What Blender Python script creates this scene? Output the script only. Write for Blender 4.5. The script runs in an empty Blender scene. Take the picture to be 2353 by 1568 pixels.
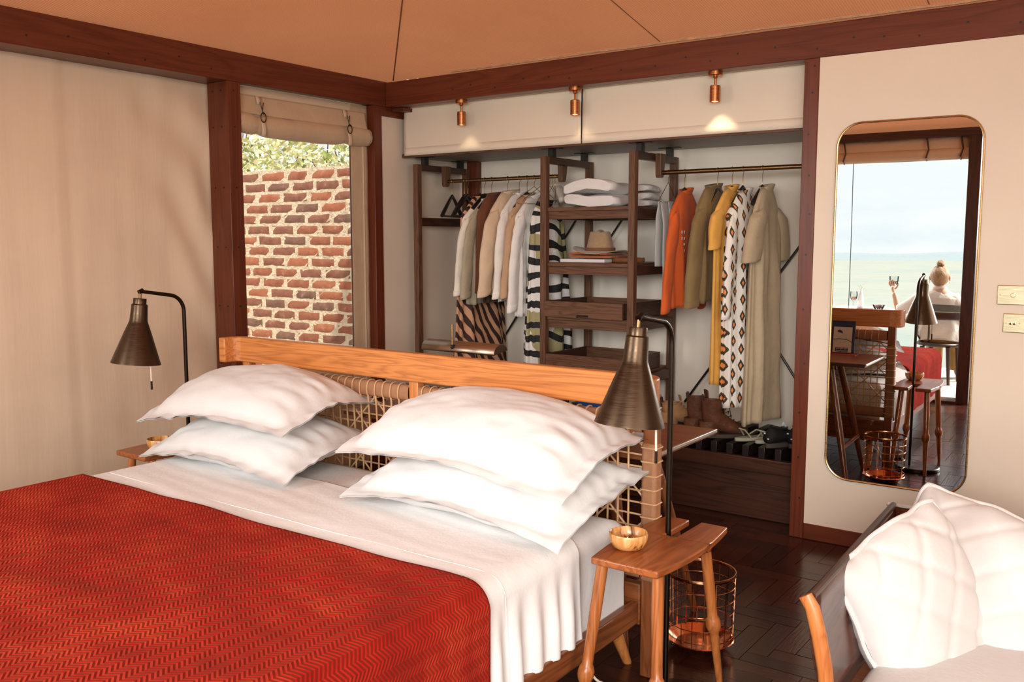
import bpy, bmesh, math, random
from mathutils import Vector, Matrix, noise
C = bpy.context.scene.collection
SC = bpy.context.scene
PI = math.pi
R = math.radians
random.seed(7)

# ------------------------------------------------------------------ camera
CAM = Vector((4.109, -4.362, 1.45))
def set_camera():
    yaw, pitch = R(35.595), R(6.301)
    fw = Vector((-math.sin(yaw)*math.cos(pitch), math.cos(yaw)*math.cos(pitch), -math.sin(pitch)))
    rt = Vector((math.cos(yaw), math.sin(yaw), 0))
    up = rt.cross(fw)
    cd = bpy.data.cameras.new('camera'); co = bpy.data.objects.new('camera', cd); C.objects.link(co)
    m = Matrix((rt, up, -fw)).transposed().to_4x4(); m.translation = CAM
    co.matrix_world = m
    cd.sensor_fit = 'HORIZONTAL'; cd.sensor_width = 36; cd.lens = 36*2107.3/2353
    cd.clip_start = 0.05; cd.clip_end = 20000
    SC.camera = co
set_camera()

# ------------------------------------------------------------------ world, sun, big lights, exposure
def set_world():
    w = bpy.data.worlds.new('sky'); SC.world = w; w.use_nodes = True
    nt = w.node_tree; nt.nodes.clear()
    N = nt.nodes.new; L = nt.links.new
    out = N('ShaderNodeOutputWorld'); bg = N('ShaderNodeBackground')
    tc = N('ShaderNodeTexCoord'); sep = N('ShaderNodeSeparateXYZ')
    L(tc.outputs['Generated'], sep.inputs[0])
    ramp = N('ShaderNodeValToRGB'); cr = ramp.color_ramp
    cr.elements[0].position = 0.0; cr.elements[0].color = (0.72, 0.82, 0.86, 1)
    cr.elements[1].position = 0.9; cr.elements[1].color = (0.66, 0.76, 0.90, 1)
    e = cr.elements.new(0.06); e.color = (0.82, 0.87, 0.89, 1)
    e = cr.elements.new(0.25); e.color = (0.84, 0.87, 0.90, 1)
    L(sep.outputs['Z'], ramp.inputs[0])
    mp = N('ShaderNodeMapping'); mp.inputs['Scale'].default_value = (1.6, 1.6, 6.0)
    L(tc.outputs['Generated'], mp.inputs[0])
    nz = N('ShaderNodeTexNoise'); nz.inputs['Scale'].default_value = 2.2; nz.inputs['Detail'].default_value = 7; nz.inputs['Roughness'].default_value = 0.6
    L(mp.outputs[0], nz.inputs['Vector'])
    r2 = N('ShaderNodeValToRGB'); r2.color_ramp.elements[0].position = 0.42; r2.color_ramp.elements[1].position = 0.66
    L(nz.outputs[0], r2.inputs[0])
    mx = N('ShaderNodeMix'); mx.data_type = 'RGBA'; mx.inputs[7].default_value = (0.93, 0.92, 0.91, 1)
    L(r2.outputs[0], mx.inputs[0]); L(ramp.outputs[0], mx.inputs[6])
    L(mx.outputs[2], bg.inputs[0]); bg.inputs[1].default_value = SKY
    L(bg.outputs[0], out.inputs[0])
def area(name, loc, target, sx, sy, power, col, portal=False, spread=180):
    ld = bpy.data.lights.new(name, 'AREA'); ld.shape = 'RECTANGLE'; ld.size = sx; ld.size_y = sy
    ld.energy = power; ld.color = col; ld.spread = R(spread)
    o = bpy.data.objects.new(name, ld); C.objects.link(o); o.location = loc
    o.rotation_euler = (Vector(target)-Vector(loc)).to_track_quat('-Z', 'Y').to_euler()
    if portal: ld.cycles.is_portal = True
    return o
SKY = 0.78
set_world()
sun = bpy.data.lights.new('sun', 'SUN'); sun.energy = 4.0; sun.angle = R(2); sun.color = (1.0, 0.95, 0.86)
so = bpy.data.objects.new('sun', sun); C.objects.link(so)
so.rotation_euler = Vector((-0.28, 0.30, -0.92)).to_track_quat('-Z', 'Y').to_euler()
# open tent front: daylight enters through these openings (portals only guide the sky's light)
area('front_opening_portal', (1.3, -4.85, 1.1), (1.3, 0, 1.1), 2.9, 2.2, 1, (1,1,1), portal=True)
area('window_portal', (-0.12, -0.62, 1.35), (1, -0.62, 1.35), 1.0, 1.4, 1, (1,1,1), portal=True)
area('entrance_portal', (3.95, -4.85, 1.1), (3.95, 0, 1.1), 2.1, 2.2, 1, (1,1,1), portal=True)
# added fill lights that brighten the room beyond what the sky gives
area('front_fill', (-0.9, -7.6, 2.6), (1.6, -0.5, 0.9), 2.8, 2.0, 180, (1.0, 0.965, 0.915))
area('entrance_fill', (5.3, -7.8, 2.4), (1.4, -0.8, 1.0), 2.4, 2.0, 255, (1.0, 0.955, 0.90))
area('side_fill', (5.1, -2.6, 1.4), (1.0, -1.8, 1.3), 2.6, 1.7, 34, (1.0, 0.94, 0.87))  # added fill just inside the solid right wall, no opening behind it
SC.view_settings.view_transform = 'Standard'; SC.view_settings.look = 'None'
SC.view_settings.exposure = 0.62; SC.view_settings.gamma = 1.0
SC.view_settings.use_curve_mapping = False
SC.cycles.use_denoising = True
SC.cycles.max_bounces = 10; SC.cycles.diffuse_bounces = 5; SC.cycles.glossy_bounces = 5
SC.cycles.transmission_bounces = 8; SC.cycles.transparent_max_bounces = 16
SC.cycles.sample_clamp_indirect = 6.0
SC.cycles.caustics_reflective = False; SC.cycles.caustics_refractive = False

# ------------------------------------------------------------------ mesh helper
ORG = {}
class M:
    def __init__(s): s.v = []; s.f = []
    def add(s, vs, fs):
        b = len(s.v); s.v += [Vector(p) for p in vs]; s.f += [tuple(i+b for i in f) for f in fs]; return s
    def box(s, x0, y0, z0, x1, y1, z1):
        return s.add([(x0,y0,z0),(x1,y0,z0),(x1,y1,z0),(x0,y1,z0),(x0,y0,z1),(x1,y0,z1),(x1,y1,z1),(x0,y1,z1)],
                     [(0,3,2,1),(4,5,6,7),(0,1,5,4),(1,2,6,5),(2,3,7,6),(3,0,4,7)])
    def bar(s, p, q, w, h, up=(0,0,1)):
        p, q = Vector(p), Vector(q); d = (q-p).normalized(); u = Vector(up)
        a = d.cross(u)
        if a.length < 1e-4: a = d.cross(Vector((0,1,0)))
        a.normalize(); b = a.cross(d)
        a *= w/2; b *= h/2
        return s.add([p-a-b,p+a-b,p+a+b,p-a+b,q-a-b,q+a-b,q+a+b,q-a+b],
                     [(0,1,2,3),(4,7,6,5),(0,4,5,1),(1,5,6,2),(2,6,7,3),(3,7,4,0)])
    def tube(s, path, r, n=8, cap=True, closed=False, ry=None):
        P = [Vector(p) for p in path]; k = len(P)
        rs = list(r) if isinstance(r, (list, tuple)) else [r]*k
        base = len(s.v); prev = None
        for i in range(k):
            if closed: d = P[(i+1) % k]-P[i-1]
            else: d = P[min(i+1, k-1)]-P[max(i-1, 0)]
            d.normalize()
            if prev is None:
                a = d.cross(Vector((0,0,1)))
                if a.length < 1e-3: a = d.cross(Vector((0,1,0)))
            else: a = prev-d*prev.dot(d)
            a.normalize(); prev = a; b = d.cross(a)
            for j in range(n):
                t = 2*PI*j/n
                s.v.append(P[i]+a*math.cos(t)*rs[i]+b*math.sin(t)*(rs[i] if ry is None else ry))
        for i in range(k if closed else k-1):
            i2 = (i+1) % k
            for j in range(n):
                j2 = (j+1) % n
                s.f.append((base+i*n+j, base+i*n+j2, base+i2*n+j2, base+i2*n+j))
        if cap and not closed:
            s.f.append(tuple(base+j for j in reversed(range(n)))); s.f.append(tuple(base+(k-1)*n+j for j in range(n)))
        return s
    def lathe(s, prof, c=(0,0,0), n=24, sx=1, sy=1):
        base = len(s.v); c = Vector(c); k = len(prof)
        for r, z in prof:
            for j in range(n):
                t = 2*PI*j/n; s.v.append(c+Vector((math.cos(t)*r*sx, math.sin(t)*r*sy, z)))
        for i in range(k-1):
            for j in range(n):
                j2 = (j+1) % n; s.f.append((base+i*n+j, base+i*n+j2, base+(i+1)*n+j2, base+(i+1)*n+j))
        if prof[0][0] > 1e-5: s.f.append(tuple(base+j for j in reversed(range(n))))
        if prof[-1][0] > 1e-5: s.f.append(tuple(base+(k-1)*n+j for j in range(n)))
        return s
    def grid(s, fn, nu, nv, cu=False):
        base = len(s.v); mu = nu if cu else nu+1
        for j in range(nv+1):
            for i in range(mu): s.v.append(Vector(fn(i/nu, j/nv)))
        for j in range(nv):
            for i in range(nu):
                i2 = (i+1) % mu
                s.f.append((base+j*mu+i, base+j*mu+i2, base+(j+1)*mu+i2, base+(j+1)*mu+i))
        return s
    def prism(s, poly, z0, z1):
        n = len(poly)
        return s.add([(x,y,z0) for x,y in poly]+[(x,y,z1) for x,y in poly],
                     [tuple(reversed(range(n))), tuple(range(n,2*n))]+[(i,(i+1)%n,n+(i+1)%n,n+i) for i in range(n)])
    def xf(s, m):
        s.v = [m @ p for p in s.v]; return s
    def build(s, name, mat, parent=None, org=None, smooth=True, ang=35, bevel=0, seg=2, sub=0, solid=0, weld=False):
        o0 = ORG[parent.name] if parent else Vector(org or (0,0,0))
        me = bpy.data.meshes.new(name)
        me.from_pydata([p-o0 for p in s.v], [], s.f); me.update()
        if weld or bevel:
            bm = bmesh.new(); bm.from_mesh(me); bmesh.ops.remove_doubles(bm, verts=bm.verts, dist=1e-5)
            bmesh.ops.recalc_face_normals(bm, faces=bm.faces); bm.to_mesh(me); bm.free()
        if smooth:
            me.polygons.foreach_set('use_smooth', [True]*len(me.polygons)); me.set_sharp_from_angle(angle=R(ang))
        if mat: me.materials.append(mat)
        o = bpy.data.objects.new(name, me); C.objects.link(o)
        if parent: o.parent = parent
        else: o.location = o0
        ORG[o.name] = o0
        if solid:
            md = o.modifiers.new('solid', 'SOLIDIFY'); md.thickness = solid; md.offset = 0
        if bevel:
            md = o.modifiers.new('bevel', 'BEVEL'); md.width = bevel; md.segments = seg; md.limit_method = 'ANGLE'; md.angle_limit = R(40)
        if sub:
            md = o.modifiers.new('sub', 'SUBSURF'); md.levels = sub; md.render_levels = sub
        return o
def tag(o, label=None, cat=None, group=None, kind=None):
    if label: o['label'] = label
    if cat: o['category'] = cat
    if group: o['group'] = group
    if kind: o['kind'] = kind
    return o
def thing(name, label, cat, loc=(0,0,0), group=None, kind=None):
    o = bpy.data.objects.new(name, None); C.objects.link(o); o.location = loc; o.empty_display_size = 0.05
    ORG[o.name] = Vector(loc); return tag(o, label, cat, group, kind)
def copy_tree(o, parent=None):
    c = o.copy(); C.objects.link(c); c.parent = parent; ORG[c.name] = Vector(ORG[o.name])
    for ch in list(o.children): copy_tree(ch, c)
    return c
def nz(x, y=0, z=0, s=1): return noise.noise(Vector((x*s, y*s, z*s)))
def BX(*a): return M().box(*a)

# ------------------------------------------------------------------ materials
def newmat(name):
    m = bpy.data.materials.new(name); m.use_nodes = True; nt = m.node_tree
    return m, nt, nt.nodes['Principled BSDF']
def coords(nt, scale=(1,1,1), rot=(0,0,0)):
    tc = nt.nodes.new('ShaderNodeTexCoord'); mp = nt.nodes.new('ShaderNodeMapping')
    mp.inputs['Scale'].default_value = scale; mp.inputs['Rotation'].default_value = rot
    nt.links.new(tc.outputs['Object'], mp.inputs[0]); return mp.outputs[0]
def noise_n(nt, vec, sc, det=4, ro=0.55, dist=0):
    n = nt.nodes.new('ShaderNodeTexNoise'); n.inputs['Scale'].default_value = sc; n.inputs['Detail'].default_value = det
    n.inputs['Roughness'].default_value = ro; n.inputs['Distortion'].default_value = dist
    nt.links.new(vec, n.inputs['Vector']); return n.outputs[0]
def ramp_n(nt, fac, stops):
    r = nt.nodes.new('ShaderNodeValToRGB'); cr = r.color_ramp
    while len(cr.elements) < len(stops): cr.elements.new(0.5)
    for e, (p, c) in zip(cr.elements, stops): e.position = p; e.color = (*c, 1) if len(c) == 3 else c
    nt.links.new(fac, r.inputs[0]); return r.outputs[0]
def math_n(nt, op, a, b=None, c=None):
    n = nt.nodes.new('ShaderNodeMath'); n.operation = op
    for i, v in enumerate((a, b, c)):
        if v is None: continue
        if isinstance(v, (int, float)): n.inputs[i].default_value = v
        else: nt.links.new(v, n.inputs[i])
    return n.outputs[0]
def mix_n(nt, fac, a, b, mode='MIX'):
    n = nt.nodes.new('ShaderNodeMix'); n.data_type = 'RGBA'; n.blend_type = mode
    for i, v in ((0, fac), (6, a), (7, b)):
        if isinstance(v, (int, float)): n.inputs[i].default_value = v
        elif isinstance(v, tuple): n.inputs[i].default_value = (*v, 1)
        else: nt.links.new(v, n.inputs[i])
    return n.outputs[2]
def bump_n(nt, bs, h, strength=0.3, dist=0.01, prev=None):
    b = nt.nodes.new('ShaderNodeBump'); b.inputs['Strength'].default_value = strength; b.inputs['Distance'].default_value = dist
    nt.links.new(h, b.inputs['Height'])
    if prev is not None: nt.links.new(prev, b.inputs['Normal'])
    nt.links.new(b.outputs[0], bs.inputs['Normal']); return b.outputs[0]
def plain(name, col, rough=0.5, metal=0, spec=0.5, emit=None, alpha=None):
    m, nt, b = newmat(name)
    b.inputs['Base Color'].default_value = (*col, 1); b.inputs['Roughness'].default_value = rough
    b.inputs['Metallic'].default_value = metal; b.inputs['Specular IOR Level'].default_value = spec
    v = noise_n(nt, coords(nt), 40, 3); 
    nt.links.new(mix_n(nt, ramp_n(nt, v, [(0.3, tuple(c*0.9 for c in col)), (0.7, tuple(min(1, c*1.06) for c in col))]), (0,0,0), (0,0,0)) if False else ramp_n(nt, v, [(0.3, tuple(c*0.92 for c in col)), (0.7, tuple(min(1, c*1.05) for c in col))]), b.inputs['Base Color'])
    if emit: b.inputs['Emission Color'].default_value = (*emit[0], 1); b.inputs['Emission Strength'].default_value = emit[1]
    return m
def wood(name, dark, light, axis=0, rough=0.4, spec=0.4, ring=14, coat=0.0, knots=False, contrast=1.0):
    m, nt, b = newmat(name)
    sc = [ring, ring, ring]; sc[axis] = ring*0.07
    vec = coords(nt, tuple(sc))
    n1 = noise_n(nt, vec, 1.2, 3, 0.5, 0.6)
    sc2 = [160, 160, 160]; sc2[axis] = 3.5
    n2 = noise_n(nt, coords(nt, tuple(sc2)), 1.0, 3, 0.6)
    s = math_n(nt, 'ABSOLUTE', math_n(nt, 'SINE', math_n(nt, 'MULTIPLY', n1, 26.0)))
    f = math_n(nt, 'ADD', math_n(nt, 'MULTIPLY', s, 0.55*contrast), math_n(nt, 'MULTIPLY', n2, 0.6))
    col = ramp_n(nt, f, [(0.15, dark), (0.85, light)])
    if knots:
        vo = nt.nodes.new('ShaderNodeTexVoronoi'); ks = [4.5, 4.5, 4.5]; ks[axis] = 3.2
        nt.links.new(coords(nt, tuple(ks)), vo.inputs['Vector']); vo.inputs['Scale'].default_value = 1.0
        k = ramp_n(nt, vo.outputs['Distance'], [(0.0, (0,0,0)), (0.035, (0.1,0.1,0.1)), (0.05, (1,1,1))])
        col = mix_n(nt, 1.0, col, k, 'MULTIPLY')
    nt.links.new(col, b.inputs['Base Color'])
    b.inputs['Roughness'].default_value = rough; b.inputs['Specular IOR Level'].default_value = spec
    b.inputs['Coat Weight'].default_value = coat; b.inputs['Coat Roughness'].default_value = 0.15
    bump_n(nt, b, f, 0.12, 0.002)
    return m
def fabric(name, col, rough=0.9, weave=900, wr=8, wstr=0.25, var=0.06, sheen=0.15, axis_fold=None, trans=0.0):
    m, nt, b = newmat(name)
    vec = coords(nt)
    n1 = noise_n(nt, vec, wr, 4, 0.55)
    c = ramp_n(nt, n1, [(0.3, tuple(x*(1-var) for x in col)), (0.7, tuple(min(1, x*(1+var)) for x in col))])
    nt.links.new(c, b.inputs['Base Color'])
    b.inputs['Roughness'].default_value = rough; b.inputs['Specular IOR Level'].default_value = 0.2
    b.inputs['Sheen Weight'].default_value = sheen
    h = noise_n(nt, coords(nt, (1,1,1) if axis_fold is None else tuple(0.12 if i == axis_fold else 1 for i in range(3))), wr*2.5, 4, 0.6)
    p = bump_n(nt, b, h, wstr, 0.02)
    if trans:
        tl = nt.nodes.new('ShaderNodeBsdfTranslucent'); nt.links.new(c, tl.inputs[0]); ms = nt.nodes.new('ShaderNodeMixShader'); ms.inputs[0].default_value = trans
        out = nt.nodes['Material Output']; nt.links.new(b.outputs[0], ms.inputs[1]); nt.links.new(tl.outputs[0], ms.inputs[2]); nt.links.new(ms.outputs[0], out.inputs[0])
    if weave:
        h2 = noise_n(nt, vec, weave, 1, 0.5); bump_n(nt, b, h2, 0.12, 0.001, p)
    return m
def metal(name, col, rough=0.3, brushed=True):
    m, nt, b = newmat(name)
    b.inputs['Metallic'].default_value = 1.0; b.inputs['Base Color'].default_value = (*col, 1)
    n = noise_n(nt, coords(nt, (6, 6, 180) if brushed else (30,30,30)), 3, 3)
    nt.links.new(ramp_n(nt, n, [(0.3, (rough*0.75,)*3), (0.7, (rough*1.3,)*3)]), b.inputs['Roughness'])
    nt.links.new(ramp_n(nt, n, [(0.25, tuple(c*0.94 for c in col)), (0.75, tuple(min(1,c*1.05) for c in col))]), b.inputs['Base Color'])
    return m
def glass(name, col=(1,1,1), rough=0.02, thin=True):
    m = bpy.data.materials.new(name); m.use_nodes = True; nt = m.node_tree; nt.nodes.clear()
    out = nt.nodes.new('ShaderNodeOutputMaterial'); tr = nt.nodes.new('ShaderNodeBsdfTransparent'); gl = nt.nodes.new('ShaderNodeBsdfGlossy')
    mx = nt.nodes.new('ShaderNodeMixShader'); lw = nt.nodes.new('ShaderNodeLayerWeight'); lw.inputs[0].default_value = 0.25
    tr.inputs[0].default_value = (*col, 1); gl.inputs['Roughness'].default_value = rough
    nt.links.new(lw.outputs['Fresnel'], mx.inputs[0]); nt.links.new(tr.outputs[0], mx.inputs[1]); nt.links.new(gl.outputs[0], mx.inputs[2])
    nt.links.new(mx.outputs[0], out.inputs[0]); return m
MAT = {}
for ax, an in enumerate('xyz'):
    MAT['beam_'+an] = wood('mahogany_beam_'+an, (0.085,0.017,0.007), (0.175,0.041,0.016), ax, 0.36, 0.4, 6, knots=True, contrast=0.55)
    MAT['oak_'+an] = wood('honey_oak_'+an, (0.36,0.115,0.028), (0.60,0.225,0.062), ax, 0.33, 0.45, 15)
    MAT['walnut_'+an] = wood('walnut_'+an, (0.060,0.026,0.013), (0.150,0.068,0.035), ax, 0.45, 0.35, 18)
    MAT['dark_'+an] = wood('dark_stained_'+an, (0.022,0.009,0.006), (0.065,0.024,0.013), ax, 0.38, 0.4, 9)
    MAT['bedwood_'+an] = wood('brown_bed_wood_'+an, (0.13,0.035,0.010), (0.24,0.075,0.024), ax, 0.32, 0.45, 12)
MAT['stool'] = wood('stool_top_wood', (0.19,0.048,0.012), (0.36,0.105,0.028), 1, 0.3, 0.5, 11)
MAT['stoolleg'] = wood('stool_leg_wood', (0.26,0.075,0.018), (0.46,0.150,0.040), 2, 0.28, 0.5, 13)
MAT['black'] = plain('black_paint', (0.012,0.010,0.009), 0.4)
MAT['blackw'] = plain('black_wood', (0.014,0.009,0.008), 0.35)
MAT['bronze'] = metal('dark_bronze', (0.085,0.056,0.036), 0.34)
MAT['bronzep'] = metal('bronze_pole', (0.035,0.026,0.020), 0.34)
MAT['brass'] = metal('aged_brass', (0.62,0.42,0.20), 0.3)
MAT['rodm'] = metal('antique_brass_rod', (0.26,0.155,0.075), 0.32)
MAT['copper'] = metal('copper', (0.72,0.30,0.15), 0.18)
MAT['spotc'] = metal('brushed_copper', (0.50,0.21,0.08), 0.3)
MAT['steel'] = metal('steel_edge', (0.62,0.60,0.57), 0.35)
MAT['plate'] = metal('polished_brass_plate', (0.88,0.74,0.50), 0.22)
MAT['white'] = fabric('white_cotton', (0.70,0.695,0.69), 0.85, 1200, 6, 0.12, 0.01, 0.1)
MAT['sheet'] = fabric('white_sheet', (0.81,0.805,0.80), 0.85, 1200, 5, 0.18, 0.01, 0.1)
MAT['cream'] = fabric('cream_canvas', (0.80,0.70,0.58), 0.9, 900, 2, 0.08, 0.02)
MAT['canvas'] = fabric('tan_canvas', (0.83,0.675,0.52), 0.92, 700, 3, 0.25, 0.03, axis_fold=2, trans=0.25)
MAT['canvasw'] = fabric('beige_canvas_wall', (0.78,0.665,0.545), 0.92, 700, 2.2, 0.10, 0.03)
MAT['alcove'] = fabric('pale_canvas_lining', (0.86,0.79,0.69), 0.92, 700, 2.0, 0.06, 0.02)
MAT['blind'] = fabric('tan_blind_canvas', (0.60,0.44,0.29), 0.9, 700, 5, 0.3, 0.05)
MAT['greyboard'] = plain('grey_board', (0.24,0.225,0.20), 0.5)
MAT['leather'] = fabric('tan_leather', (0.34,0.165,0.085), 0.55, 0, 30, 0.12, 0.12, 0.0)
MAT['cane'] = plain('pale_cane', (0.62,0.38,0.20), 0.45)
MAT['cord'] = plain('pale_cord', (0.75,0.66,0.52), 0.8)
MAT['whitep'] = plain('white_plastic', (0.80,0.79,0.77), 0.4)
MAT['leath_dk'] = plain('dark_leather', (0.06,0.028,0.018), 0.4)
def parquet():
    ms = []
    for k, (d, l) in enumerate((((0.020,0.006,0.004),(0.052,0.014,0.008)), ((0.028,0.008,0.005),(0.070,0.019,0.010)), ((0.015,0.005,0.004),(0.038,0.011,0.007)))):
        for ax in (0, 1):
            m = wood('parquet_wood_%d%s' % (k, 'xy'[ax]), d, l, ax, 0.20, 0.5, 20); ms.append(m)
    return ms
PARQ = parquet()
def red_velvet():
    m, nt, b = newmat('red_chevron_velvet')
    tc = nt.nodes.new('ShaderNodeTexCoord'); uv = tc.outputs['UV']
    sp = nt.nodes.new('ShaderNodeSeparateXYZ'); nt.links.new(uv, sp.inputs[0])
    # UV in metres: u across the bed, v along it ; chevron ridges
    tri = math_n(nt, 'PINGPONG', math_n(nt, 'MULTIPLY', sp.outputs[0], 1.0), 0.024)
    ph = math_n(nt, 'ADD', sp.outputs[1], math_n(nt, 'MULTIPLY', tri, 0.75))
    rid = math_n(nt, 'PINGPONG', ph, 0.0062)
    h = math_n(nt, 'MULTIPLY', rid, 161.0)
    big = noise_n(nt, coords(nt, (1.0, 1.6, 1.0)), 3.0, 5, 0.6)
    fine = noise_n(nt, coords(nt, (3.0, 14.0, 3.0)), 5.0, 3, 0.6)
    col = ramp_n(nt, big, [(0.33, (0.24,0.007,0.005)), (0.5, (0.40,0.014,0.008)), (0.68, (0.58,0.050,0.020))])  # lighter patches paint in velvet sheen along with worn pile
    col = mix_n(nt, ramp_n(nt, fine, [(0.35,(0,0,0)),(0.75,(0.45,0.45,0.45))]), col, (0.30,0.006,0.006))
    col = mix_n(nt, ramp_n(nt, h, [(0.0,(0.55,0.55,0.55)),(0.45,(0,0,0))]), col, (0.20,0.004,0.004))  # chevron valleys darkened in the colour to imitate relief shading
    nt.links.new(col, b.inputs['Base Color']); b.inputs['Roughness'].default_value = 0.9
    b.inputs['Specular IOR Level'].default_value = 0.1
    b.inputs['Sheen Weight'].default_value = 0.25; b.inputs['Sheen Tint'].default_value = (1.0,0.25,0.12,1)
    p = bump_n(nt, b, h, 0.9, 0.006)
    return m
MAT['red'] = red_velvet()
def ceiling_cloth():
    m, nt, b = newmat('woven_ceiling_cloth')
    v = coords(nt)
    n1 = noise_n(nt, v, 1.2, 4)
    ck = nt.nodes.new('ShaderNodeTexWave'); ck.inputs['Scale'].default_value = 26; ck.bands_direction = 'X'; nt.links.new(v, ck.inputs['Vector'])
    ck2 = nt.nodes.new('ShaderNodeTexWave'); ck2.inputs['Scale'].default_value = 26; ck2.bands_direction = 'Y'; nt.links.new(v, ck2.inputs['Vector'])
    h = math_n(nt, 'MULTIPLY', ck.outputs['Fac'], ck2.outputs['Fac'])
    col = ramp_n(nt, n1, [(0.3, (0.50,0.195,0.092)), (0.7, (0.58,0.24,0.118))])
    col = mix_n(nt, ramp_n(nt, h, [(0.0,(0.75,0.75,0.75)),(0.55,(0,0,0))]), col, (0.40,0.15,0.06))
    nt.links.new(col, b.inputs['Base Color']); b.inputs['Roughness'].default_value = 0.95; b.inputs['Specular IOR Level'].default_value = 0.1
    bump_n(nt, b, h, 0.5, 0.004)
    tl = nt.nodes.new('ShaderNodeBsdfTranslucent'); nt.links.new(col, tl.inputs[0]); ms = nt.nodes.new('ShaderNodeMixShader'); ms.inputs[0].default_value = 0.24
    nt.links.new(b.outputs[0], ms.inputs[1]); nt.links.new(tl.outputs[0], ms.inputs[2]); nt.links.new(ms.outputs[0], nt.nodes['Material Output'].inputs[0])
    return m
MAT['ceiling'] = ceiling_cloth()
# ------------------------------------------------------------------ the room
def S(o, label, cat): return tag(o, label, cat, kind='structure')
# floor: parquet blocks in a herringbone, the nearest 300 as parts, the rest joined
def build_floor():
    fl = S(BX(-0.2,-4.84,-0.05, 5.2,0.9,-0.006).build('floor', MAT['dark_x']), 'dark polished herringbone parquet floor of the tent', 'floor')
    Lb, Wb = 0.30, 0.075
    blocks = []
    n = 4
    for i in range(-80, 80):
        for j in range(-80, 80):
            # herringbone lattice: horizontal block at (i*W + j*?), standard L pairs
            x = i*Wb + j*Lb; y = i*Wb - j*Lb
            for hz in (0, 1):
                if hz == 0: x0, y0, x1, y1 = x, y, x+Lb, y+Wb
                else: x0, y0, x1, y1 = x+Lb, y+Wb-Lb, x+Lb+Wb, y+Wb
                cx, cy = (x0+x1)/2, (y0+y1)/2
                ox, oy = -0.05, -4.8
                cx += 2.6; cy += -2.4; x0 += 2.6; x1 += 2.6; y0 -= 2.4; y1 -= 2.4
                if x0 < -0.18 or x1 > 5.15 or y0 < -4.83 or y1 > 0.12: continue
                d = math.hypot((cx-2.75)/1.0, (cy+1.2)/1.35)
                blocks.append((d, hz, x0, y0, x1, y1))
    blocks.sort()
    me = {}
    for hz in (0, 1):
        for k in range(3):
            m = M(); g = 0.0012
            a, b = (Lb/2-g, Wb/2-g) if hz == 0 else (Wb/2-g, Lb/2-g)
            m.box(-a,-b,-0.006, a,b,0.0)
            o = m.build('parquet_block', PARQ[k*2+hz], fl, smooth=False, bevel=0); me[(hz,k)] = o.data; bpy.data.objects.remove(o)
    for d, hz, x0, y0, x1, y1 in blocks[:296]:
        o = bpy.data.objects.new('parquet_block', me[(hz, random.randrange(3))]); C.objects.link(o); o.parent = fl
        o.location = ((x0+x1)/2, (y0+y1)/2, random.uniform(-0.0012, 0.0))
        o.rotation_euler = (random.uniform(-.004,.004), random.uniform(-.004,.004), 0)
    for hz in (0, 1):
        m = M(); g = 0.0012
        for d, h2, x0, y0, x1, y1 in blocks[296:]:
            if h2 == hz:
                dz = random.uniform(-0.0012, 0)
                m.box(x0+g,y0+g,-0.006, x1-g,y1-g, dz)
        tag(m.build('parquet_field', PARQ[hz], fl, smooth=False), kind='stuff')
build_floor()
# posts and beams
S(BX(-0.24,-4.83,2.287, 0.0,0.10,2.442).build('trim_1', MAT['beam_y'], bevel=.004), 'dark mahogany ceiling beam over the left canvas wall', 'beam')
S(BX(0.001,0.0,2.285, 5.2,0.10,2.437).build('trim_2', MAT['beam_x'], bevel=.004), 'long mahogany ceiling beam above the wardrobe and mirror', 'beam')
S(BX(-0.17,-1.206,0, 0.0,-1.12,2.287).build('trim_3', MAT['beam_z'], bevel=.003), 'thick mahogany post at the left side of the window', 'post')
S(BX(-0.11,-0.106,0, 0.0,-0.035,2.287).build('trim_4', MAT['beam_z'], bevel=.003), 'slim mahogany post between window and wardrobe', 'post')
S(BX(2.665,-0.004,0, 2.734,0.10,2.285).build('trim_5', MAT['beam_z'], bevel=.003), 'mahogany post between the wardrobe and the mirror wall', 'post')
S(BX(0.10,0.70,0.0, 0.185,0.758,1.985).build('trim_6', MAT['beam_z'], bevel=.003), 'dark mahogany post in the back left corner of the wardrobe', 'post')
S(BX(-0.05,-0.034,2.228, -0.002,0.76,2.286).build('trim_7', MAT['beam_y'], bevel=.002), 'short dark rail on top of the narrow canvas panel', 'rail')
S(BX(0.0,0.06,2.262, 0.10,0.15,2.284).build('trim_8', MAT['beam_x'], bevel=.002), 'small dark block under the beam beside the canvas valance', 'block')
S(BX(2.735,-0.004,0, 5.15,0.03,0.078).build('baseboard_back', MAT['beam_x'], bevel=.003), 'dark mahogany baseboard below the mirror wall', 'baseboard')
S(BX(2.735,0.0,0.078, 5.15,0.03,2.285).build('wall_back', MAT['canvasw']), 'plain beige canvas wall that carries the mirror', 'wall')
S(BX(-0.05,-0.034,0, -0.012,0.76,2.228).build('wall_side', MAT['canvasw']), 'narrow beige canvas panel between the window post and the wardrobe', 'wall')
def alcove(u, v):
    x, z = -0.02+u*2.7, v*2.3
    return (x, 0.76+0.006*nz(x*2.2, 3.1, z*0.25)+0.004*nz(x*7, 1.0, z*0.6), z)
S(M().grid(alcove, 60, 20).build('wall_alcove', MAT['alcove'], solid=.004), 'pale canvas lining at the back of the wardrobe', 'wall')
S(BX(2.664,0.102,0, 2.70,0.76,2.3).build('wall_alcove_right', MAT['alcove']), 'canvas side of the wardrobe behind the right post', 'wall')
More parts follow.
